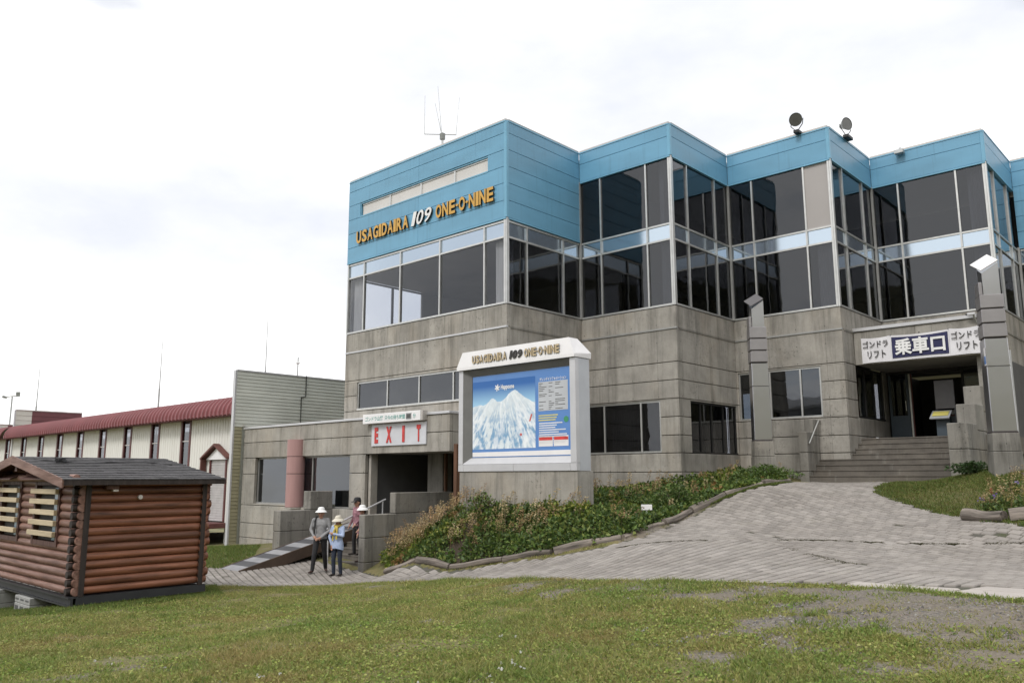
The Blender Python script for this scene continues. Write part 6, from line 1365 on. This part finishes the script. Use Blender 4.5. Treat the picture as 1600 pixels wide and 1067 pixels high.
def plumes(pts, hts, nleaf=46, spread=1.0, cols=PLUMEC):
    parts = []; base = []; n = len(pts); g = ground_z(pts[:, 0], pts[:, 1])
    lean = RNG.normal(size=(n, 2))*0.16+np.array([0.10, -0.05]); k = nleaf
    t = RNG.random((n, k)); tt = 0.55+0.45*t; hh = hts[:, None]*tt
    cx = pts[:, 0:1]+lean[:, 0:1]*hh*tt; cy = pts[:, 1:2]+lean[:, 1:2]*hh*tt; rad = (0.065*(1-t)+0.012)*spread
    a = RNG.random((n, k))*6.283; dr = np.stack([np.cos(a), np.sin(a), -0.35+RNG.random((n, k))], -1)
    droop = (t**2)*0.07*hts[:, None]; P = np.stack([cx+rad*np.cos(a)*0.6, cy+rad*np.sin(a)*0.6, g[:, None]+hh-droop], -1).reshape(-1, 3)
    C = np.repeat(pick(cols, n, 0.2), k, 0)*(0.75+0.5*RNG.random((n*k, 1))); parts.append(leaf_cloud(P, dr.reshape(-1, 3), (0.035+0.03*RNG.random(n*k))*spread, 0.16, C))
    # stems
    V = np.empty((n, 4, 3)); w_ = 0.006; top = np.stack([pts[:, 0]+lean[:, 0]*hts*0.85, pts[:, 1]+lean[:, 1]*hts*0.85, g+hts*0.92], 1); bt = np.stack([pts[:, 0], pts[:, 1], g], 1)
    V[:, 0] = bt-(w_, 0, 0); V[:, 1] = bt+(w_, 0, 0); V[:, 2] = top+(w_*0.5, 0, 0); V[:, 3] = top-(w_*0.5, 0, 0); b = np.arange(n)[:, None]*4
    parts.append((V.reshape(-1, 3), np.concatenate([b+np.array([[0, 1, 2]]), b+np.array([[0, 2, 3]])], 1).reshape(-1, 3), np.repeat(pick([(0.16, 0.11, 0.05), (0.12, 0.11, 0.04)], n), 4, 0)))
    return parts
q = rand_in(BED, 2600); bu = (q[:, 0]-P1[0])*A[0]+(q[:, 1]-P1[1])*A[1]; bv = (q[:, 0]-P1[0])*B[0]+(q[:, 1]-P1[1])*B[1]; dfr = edge_dist(q[:, 0], q[:, 1], BED[1:12], False)
dens = np.clip(0.72-0.16*(q[:, 0]+2.2), 0.09, 0.7)*np.clip(2.6*fbm(q[:, 0]*1.1, q[:, 1]*1.1, 81)-0.6, 0.05, 1.2)
keep = ~((bu > 0.25) & (bu < 4.3) & (bv > -2.25) & (bv < -1.6)) & ~((bu < -2.5) & (bv > -3.0)) & (dfr > 0.25) & (RNG.random(2600) < dens) & ~((bu > 4.0) & (RNG.random(2600) < 0.4)); q = q[keep]
stuff_mesh('dried_plumes', plumes(q, (0.46+0.42*RNG.random(len(q)))*np.clip(1.05-0.04*(q[:, 0]+2), 0.7, 1.1), 44, 0.95), 'leaf', 'dry rust coloured flower plumes standing over the long flower bed')
def bush(label, x, y, h, r, nl, cols, group=None, leaf=0.07, plm=0):
    g = gz(x, y); T = thing_w('shrub', label, 'shrub', (x, y, g), 0, group); n = nl
    a = RNG.random(n)*6.283; rr3 = np.sqrt(RNG.random(n))*r; z_ = RNG.random(n); lob = 0.75+0.35*np.sin(a*3+x)+0.2*np.sin(a*5)
    P = np.stack([rr3*np.cos(a)*lob*(0.6+0.6*np.sin(np.pi*np.clip(z_, 0.1, 0.9))), rr3*np.sin(a)*lob*(0.6+0.6*np.sin(np.pi*np.clip(z_, 0.1, 0.9))), 0.05+h*z_*(1-0.35*(rr3/r))], 1); D = np.stack([np.cos(a), np.sin(a), 0.3+RNG.normal(size=n)*0.5], 1)+RNG.normal(size=(n, 3))*0.4
    stuff_mesh('leaves', [leaf_cloud(P, D, leaf*(0.7+0.7*RNG.random(n)), 0.28, pick(cols, n))], 'leaf', None, T, None)
    for i in range(7):
        an = i*0.9+x; MB().tube((0, 0, -0.03), (r*0.6*math.cos(an), r*0.6*math.sin(an), h*0.8), 0.010, 0.004, 5).build('stem', 'weathered_log', T)
bush('taller green shrub growing against the concrete base of the map signboard', *W(1.6, -2.6), 0.75, 0.42, 700, GREENS+[(0.12, 0.10, 0.035)])
bush('leafy shrub at the foot of the left pylon', 6.7, 21.75, 0.48, 0.75, 2200, [(0.10, 0.16, 0.03), (0.075, 0.13, 0.03), (0.12, 0.17, 0.05)])
bush('low dark shrub between the right stair wall and the right pylon', 10.75, 19.25, 0.28, 0.42, 900, [(0.035, 0.07, 0.02), (0.05, 0.09, 0.025)])
bush('bright green shrub behind the ground spotlight', 3.9, 19.75, 0.55, 0.6, 1500, [(0.09, 0.15, 0.03), (0.07, 0.12, 0.03), (0.13, 0.16, 0.05)])
# right flower bed
q = rand_in(RBED, 9000); n = len(q); P = np.stack([q[:, 0], q[:, 1], ground_z(q[:, 0], q[:, 1])+0.03+0.22*RNG.random(n)*(0.5+fbm(q[:, 0]*2, q[:, 1]*2, 91))], 1)
stuff_mesh('right_bed_foliage', [leaf_cloud(P, RNG.normal(size=(n, 3))+np.array([0, -0.4, 0.5]), 0.05+0.05*RNG.random(n), 0.26, pick(GREENS, n))], 'leaf', 'green leaves filling the small flower bed at the right edge')
q = rand_in(RBED, 170); stuff_mesh('right_bed_plumes', plumes(q, 0.35+0.3*RNG.random(len(q)), 30, 0.8, PLUMEC+[(0.30, 0.25, 0.08)]), 'leaf', 'dry tan flower spikes in the small right flower bed')
q = rand_in(RBED, 60); n = 60*9; qq = np.repeat(q, 9, 0); P = np.stack([qq[:, 0], qq[:, 1], ground_z(qq[:, 0], qq[:, 1])+np.repeat(0.30+0.12*RNG.random(60), 9)], 1)+RNG.normal(size=(n, 3))*0.022
stuff_mesh('purple_flowers', [leaf_cloud(P, RNG.normal(size=(n, 3)), np.full(n, 0.045), 0.4, np.repeat(pick([(0.20, 0.13, 0.38), (0.26, 0.20, 0.42), (0.32, 0.09, 0.04)], 60), 9, 0))], 'leaf', 'small purple and red flowers in the right flower bed')

# ------------------------------------------------------------------ turf
TURF = [(0.245, 0.262, 0.070), (0.305, 0.298, 0.086), (0.180, 0.228, 0.058), (0.37, 0.32, 0.135), (0.27, 0.26, 0.082)]
def turf_points(n, lo, hi, power=1.0):
    """points in the view wedge between depths lo and hi"""
    d = lo+(hi-lo)*RNG.random(n)**power; x = d*(RNG.random(n)*1.36-0.68); return x, d
def blades(x, y, h, C, wid=0.006, lean=0.5):
    n = len(x); z = ground_z(x, y)-0.005; a = RNG.random(n)*6.283; l = RNG.normal(size=(n, 2))*lean
    V = np.empty((n, 3, 3)); w_ = (wid*(0.6+0.8*RNG.random(n)))
    V[:, 0] = np.stack([x-w_*np.cos(a), y-w_*np.sin(a), z], 1); V[:, 1] = np.stack([x+w_*np.cos(a), y+w_*np.sin(a), z], 1); V[:, 2] = np.stack([x+l[:, 0]*h, y+l[:, 1]*h, z+h], 1)
    return V.reshape(-1, 3), np.arange(n*3).reshape(-1, 3), np.repeat(C, 3, 0)
def turf_colour(x, y, n):
    C = pick(TURF, n, 0.22); f = fbm(x*0.6, y*0.6, 101); r = fbm(x*1.7, y*1.7, 102); red = np.clip((f-0.50)*5, 0, 1)*np.clip((r-0.42)*4, 0, 1)
    red = red[:, None]*0.55; C = C*(1-red)+pick([(0.30, 0.20, 0.085), (0.34, 0.24, 0.11)], n)*red; dk = np.clip((fbm(x*1.2, y*1.2, 104)-0.46)*5, 0, 1)[:, None]*0.55
    return C*(1-dk)+C*np.array([0.62, 0.86, 0.6])*dk
NB = 640000; x, y = turf_points(NB, 4.2, 19.0, 1.35); c = cover(x, y)
ok = (~inside(x, y, PATH) | (edge_dist(x, y, PATH[2:15], False) < 0.05)) & (RNG.random(NB) < np.clip(c**1.3+0.30*(vnoise(x*5, y*5, 19) > 0.58), 0.04, 1)) & ~inside(x, y, BED) & (y < 19) & ~inside(x, y, RBED)
cab_uv = ((x-P1[0])*A[0]+(y-P1[1])*A[1], (x-P1[0])*B[0]+(y-P1[1])*B[1]); ok &= ~((cab_uv[0] < cu-0.15) & (cab_uv[0] > cu-4.8) & (cab_uv[1] > cv+0.3) & (cab_uv[1] < cv+2.1))
x, y = x[ok], y[ok]; n = len(x); h = (0.018+0.030*RNG.random(n))*(0.35+1.7*fbm(x*1.6, y*1.6, 103)**1.4)*(1+0.6*np.clip(1-edge_dist(x, y, PATH[2:15], False)/0.3, 0, 1))
turf_parts = [blades(x, y, h, turf_colour(x, y, n), 0.0075, 0.75)]
# broad clover-like leaves low in the turf
NB2 = 170000; x, y = turf_points(NB2, 4.2, 15, 1.5); c = cover(x, y); ok = ~inside(x, y, PATH) & (RNG.random(NB2) < c*0.95*np.clip(fbm(x*1.1, y*1.1, 110)*2.2-0.4, 0, 1)) & ~((x > 8.5) & (y > 14)); x, y = x[ok], y[ok]; n = len(x)
P = np.stack([x, y, ground_z(x, y)+0.008+0.025*RNG.random(n)], 1); D = RNG.normal(size=(n, 3))*np.array([1, 1, 0.25]); turf_parts.append(leaf_cloud(P, D, 0.016+0.022*RNG.random(n), 0.40, turf_colour(x, y, n)*np.array([0.95, 1.12, 0.9])))
# rougher tufts of weeds
NT = 380; x, y = turf_points(NT, 4.4, 14, 1.2); c = cover(x, y); ok = ~inside(x, y, PATH) & (RNG.random(NT) < 0.25+0.75*c) & ~((x > 8.5) & (y > 13)); x, y = x[ok], y[ok]; tx = np.repeat(x, 26)+RNG.normal(size=len(x)*26)*0.05; ty = np.repeat(y, 26)+RNG.normal(size=len(x)*26)*0.05; n = len(tx)
turf_parts.append(blades(tx, ty, 0.035+0.05*RNG.random(n), pick([(0.16, 0.22, 0.045), (0.20, 0.26, 0.06), (0.13, 0.19, 0.04)], n), 0.008, 0.6))
# lawn right of the stairs, patch left of the exit, strip beside the bed edging
def region(poly, n, hh, cols, lean=0.6): 
    q = rand_in(np.array(poly), n); q = q[~inside(q[:, 0], q[:, 1], PATH) | (edge_dist(q[:, 0], q[:, 1], PATH) < 0.10+0.14*vnoise(q[:, 0]*3, q[:, 1]*3, 15))]; m_ = len(q); return blades(q[:, 0], q[:, 1], hh*(0.5+RNG.random(m_)), pick(cols, m_, 0.2), 0.009, lean)
LAWN = [(0.11, 0.17, 0.032), (0.14, 0.19, 0.04), (0.085, 0.135, 0.028), (0.165, 0.17, 0.042)]
turf_parts.append(region([(8.6, 19.9), (8.5, 18.3), (8.75, 16.8), (8.75, 15.4), (9.1, 14.0), (10.6, 12.4), (13.5, 11), (14.5, 16), (13.5, 20.5), (12.3, 20.6), tuple(W(10.3, 6.1)), tuple(W(9.76, 6.16)), tuple(W(8.55, 6.17)), (9.5, 21.2), (9.1, 20.5)], 105000, 0.05, LAWN+[(0.15, 0.13, 0.04)]))
turf_parts.append(region([(-16, 23.5), (-9.2, 23.2), (-7.2, 23.0), (-8.0, 26), (-8.6, 28.5), (-12, 31.5), (-17, 31)], 50000, 0.08, LAWN))
turf_parts.append(region([(7.2, 21.2), (6.5, 20.45), (5.7, 20.15), (4.7, 19.45), (3.6, 18.65), (3.5, 18.9), (4.65, 19.75), (5.6, 20.42), (6.5, 20.85)], 14000, 0.045, LAWN+[(0.13, 0.15, 0.03)]))
turf_parts.append(region([(-11, 13), (-7.0, 13.2), (-5.3, 15.4), (-6.5, 18.4), (-14, 20)], 60000, 0.06, LAWN))
stuff_mesh('turf', turf_parts, 'blade', 'short green and reddish turf and weeds on the slope')
# weeds in the joints of the crease
cp = np.array(CREASE[2:]); xs_ = RNG.uniform(2.0, 10.5, 9000); ys_ = crease_y(xs_)+RNG.normal(size=9000)*0.03; ok = (fbm(xs_*1.5, ys_*0+2, 120) > 0.40); xs_, ys_ = xs_[ok], ys_[ok]
sx_ = RNG.random(3600); sxx = SEAM[0][0]+(SEAM[1][0]-SEAM[0][0])*sx_+RNG.normal(size=3600)*0.05; syy = SEAM[0][1]+(SEAM[1][1]-SEAM[0][1])*sx_; ok2 = fbm(syy*1.3, syy*0+5, 121) > 0.50
wx = np.concatenate([xs_, sxx[ok2]]); wy = np.concatenate([ys_, syy[ok2]]); n = len(wx)
stuff_mesh('joint_weeds', [blades(wx, wy, 0.010+0.014*RNG.random(n), pick([(0.085, 0.08, 0.03), (0.07, 0.07, 0.025), (0.055, 0.045, 0.028)], n), 0.010, 0.8)], 'blade', 'thin weeds growing in the joints of the paving')
# loose gravel stones and a few white clover heads
def pebbles(n):
    x, y = turf_points(n, 4.3, 13.5, 1.4); c = cover(x, y); ok = ~inside(x, y, PATH) & (RNG.random(n) < 1.05-c) & (x > -4) & ~((x > 8.5) & (y > 13)); x, y = x[ok], y[ok]; m_ = len(x); s_ = 0.005+0.014*RNG.random(m_)**3
    base = np.array([(1, 0, 0), (0, 1, 0), (-1, 0, 0), (0, -1, 0), (0, 0, 0.8), (0, 0, -0.5)]); V = base[None]*s_[:, None, None]*(0.7+0.6*RNG.random((m_, 6, 1))); a = RNG.random(m_)*6.28; ca, sa = np.cos(a)[:, None], np.sin(a)[:, None]
    V = np.stack([V[..., 0]*ca-V[..., 1]*sa, V[..., 0]*sa+V[..., 1]*ca, V[..., 2]], -1)+np.stack([x, y, ground_z(x, y)+s_*0.2], 1)[:, None]
    f = np.array([(0, 1, 4), (1, 2, 4), (2, 3, 4), (3, 0, 4)]); Q = (np.arange(m_)[:, None, None]*6+f[None]).reshape(-1, 3); return V.reshape(-1, 3), Q, np.repeat(pick([(0.22, 0.21, 0.20), (0.34, 0.33, 0.31), (0.14, 0.135, 0.13), (0.28, 0.22, 0.19)], m_, 0.15), 6, 0)
stuff_mesh('gravel', [pebbles(60000)], 'blade', 'loose grey gravel lying on the bare ground')
x, y = turf_points(900, 4.3, 9, 1.0); ok = (x < 0.5) & (fbm(x*1.5, y*1.5, 130) > 0.56) & ~inside(x, y, PATH); x, y = x[ok], y[ok]; k = 7; n = len(x)*k; P = np.repeat(np.stack([x, y, ground_z(x, y)+0.05], 1), k, 0)
stuff_mesh('clover_flowers', [leaf_cloud(P, RNG.normal(size=(n, 3)), np.full(n, 0.016), 0.5, np.full((n, 3), 0.62)*np.array([1, 1, 0.92]))], 'blade', 'tiny white clover heads scattered in the turf')
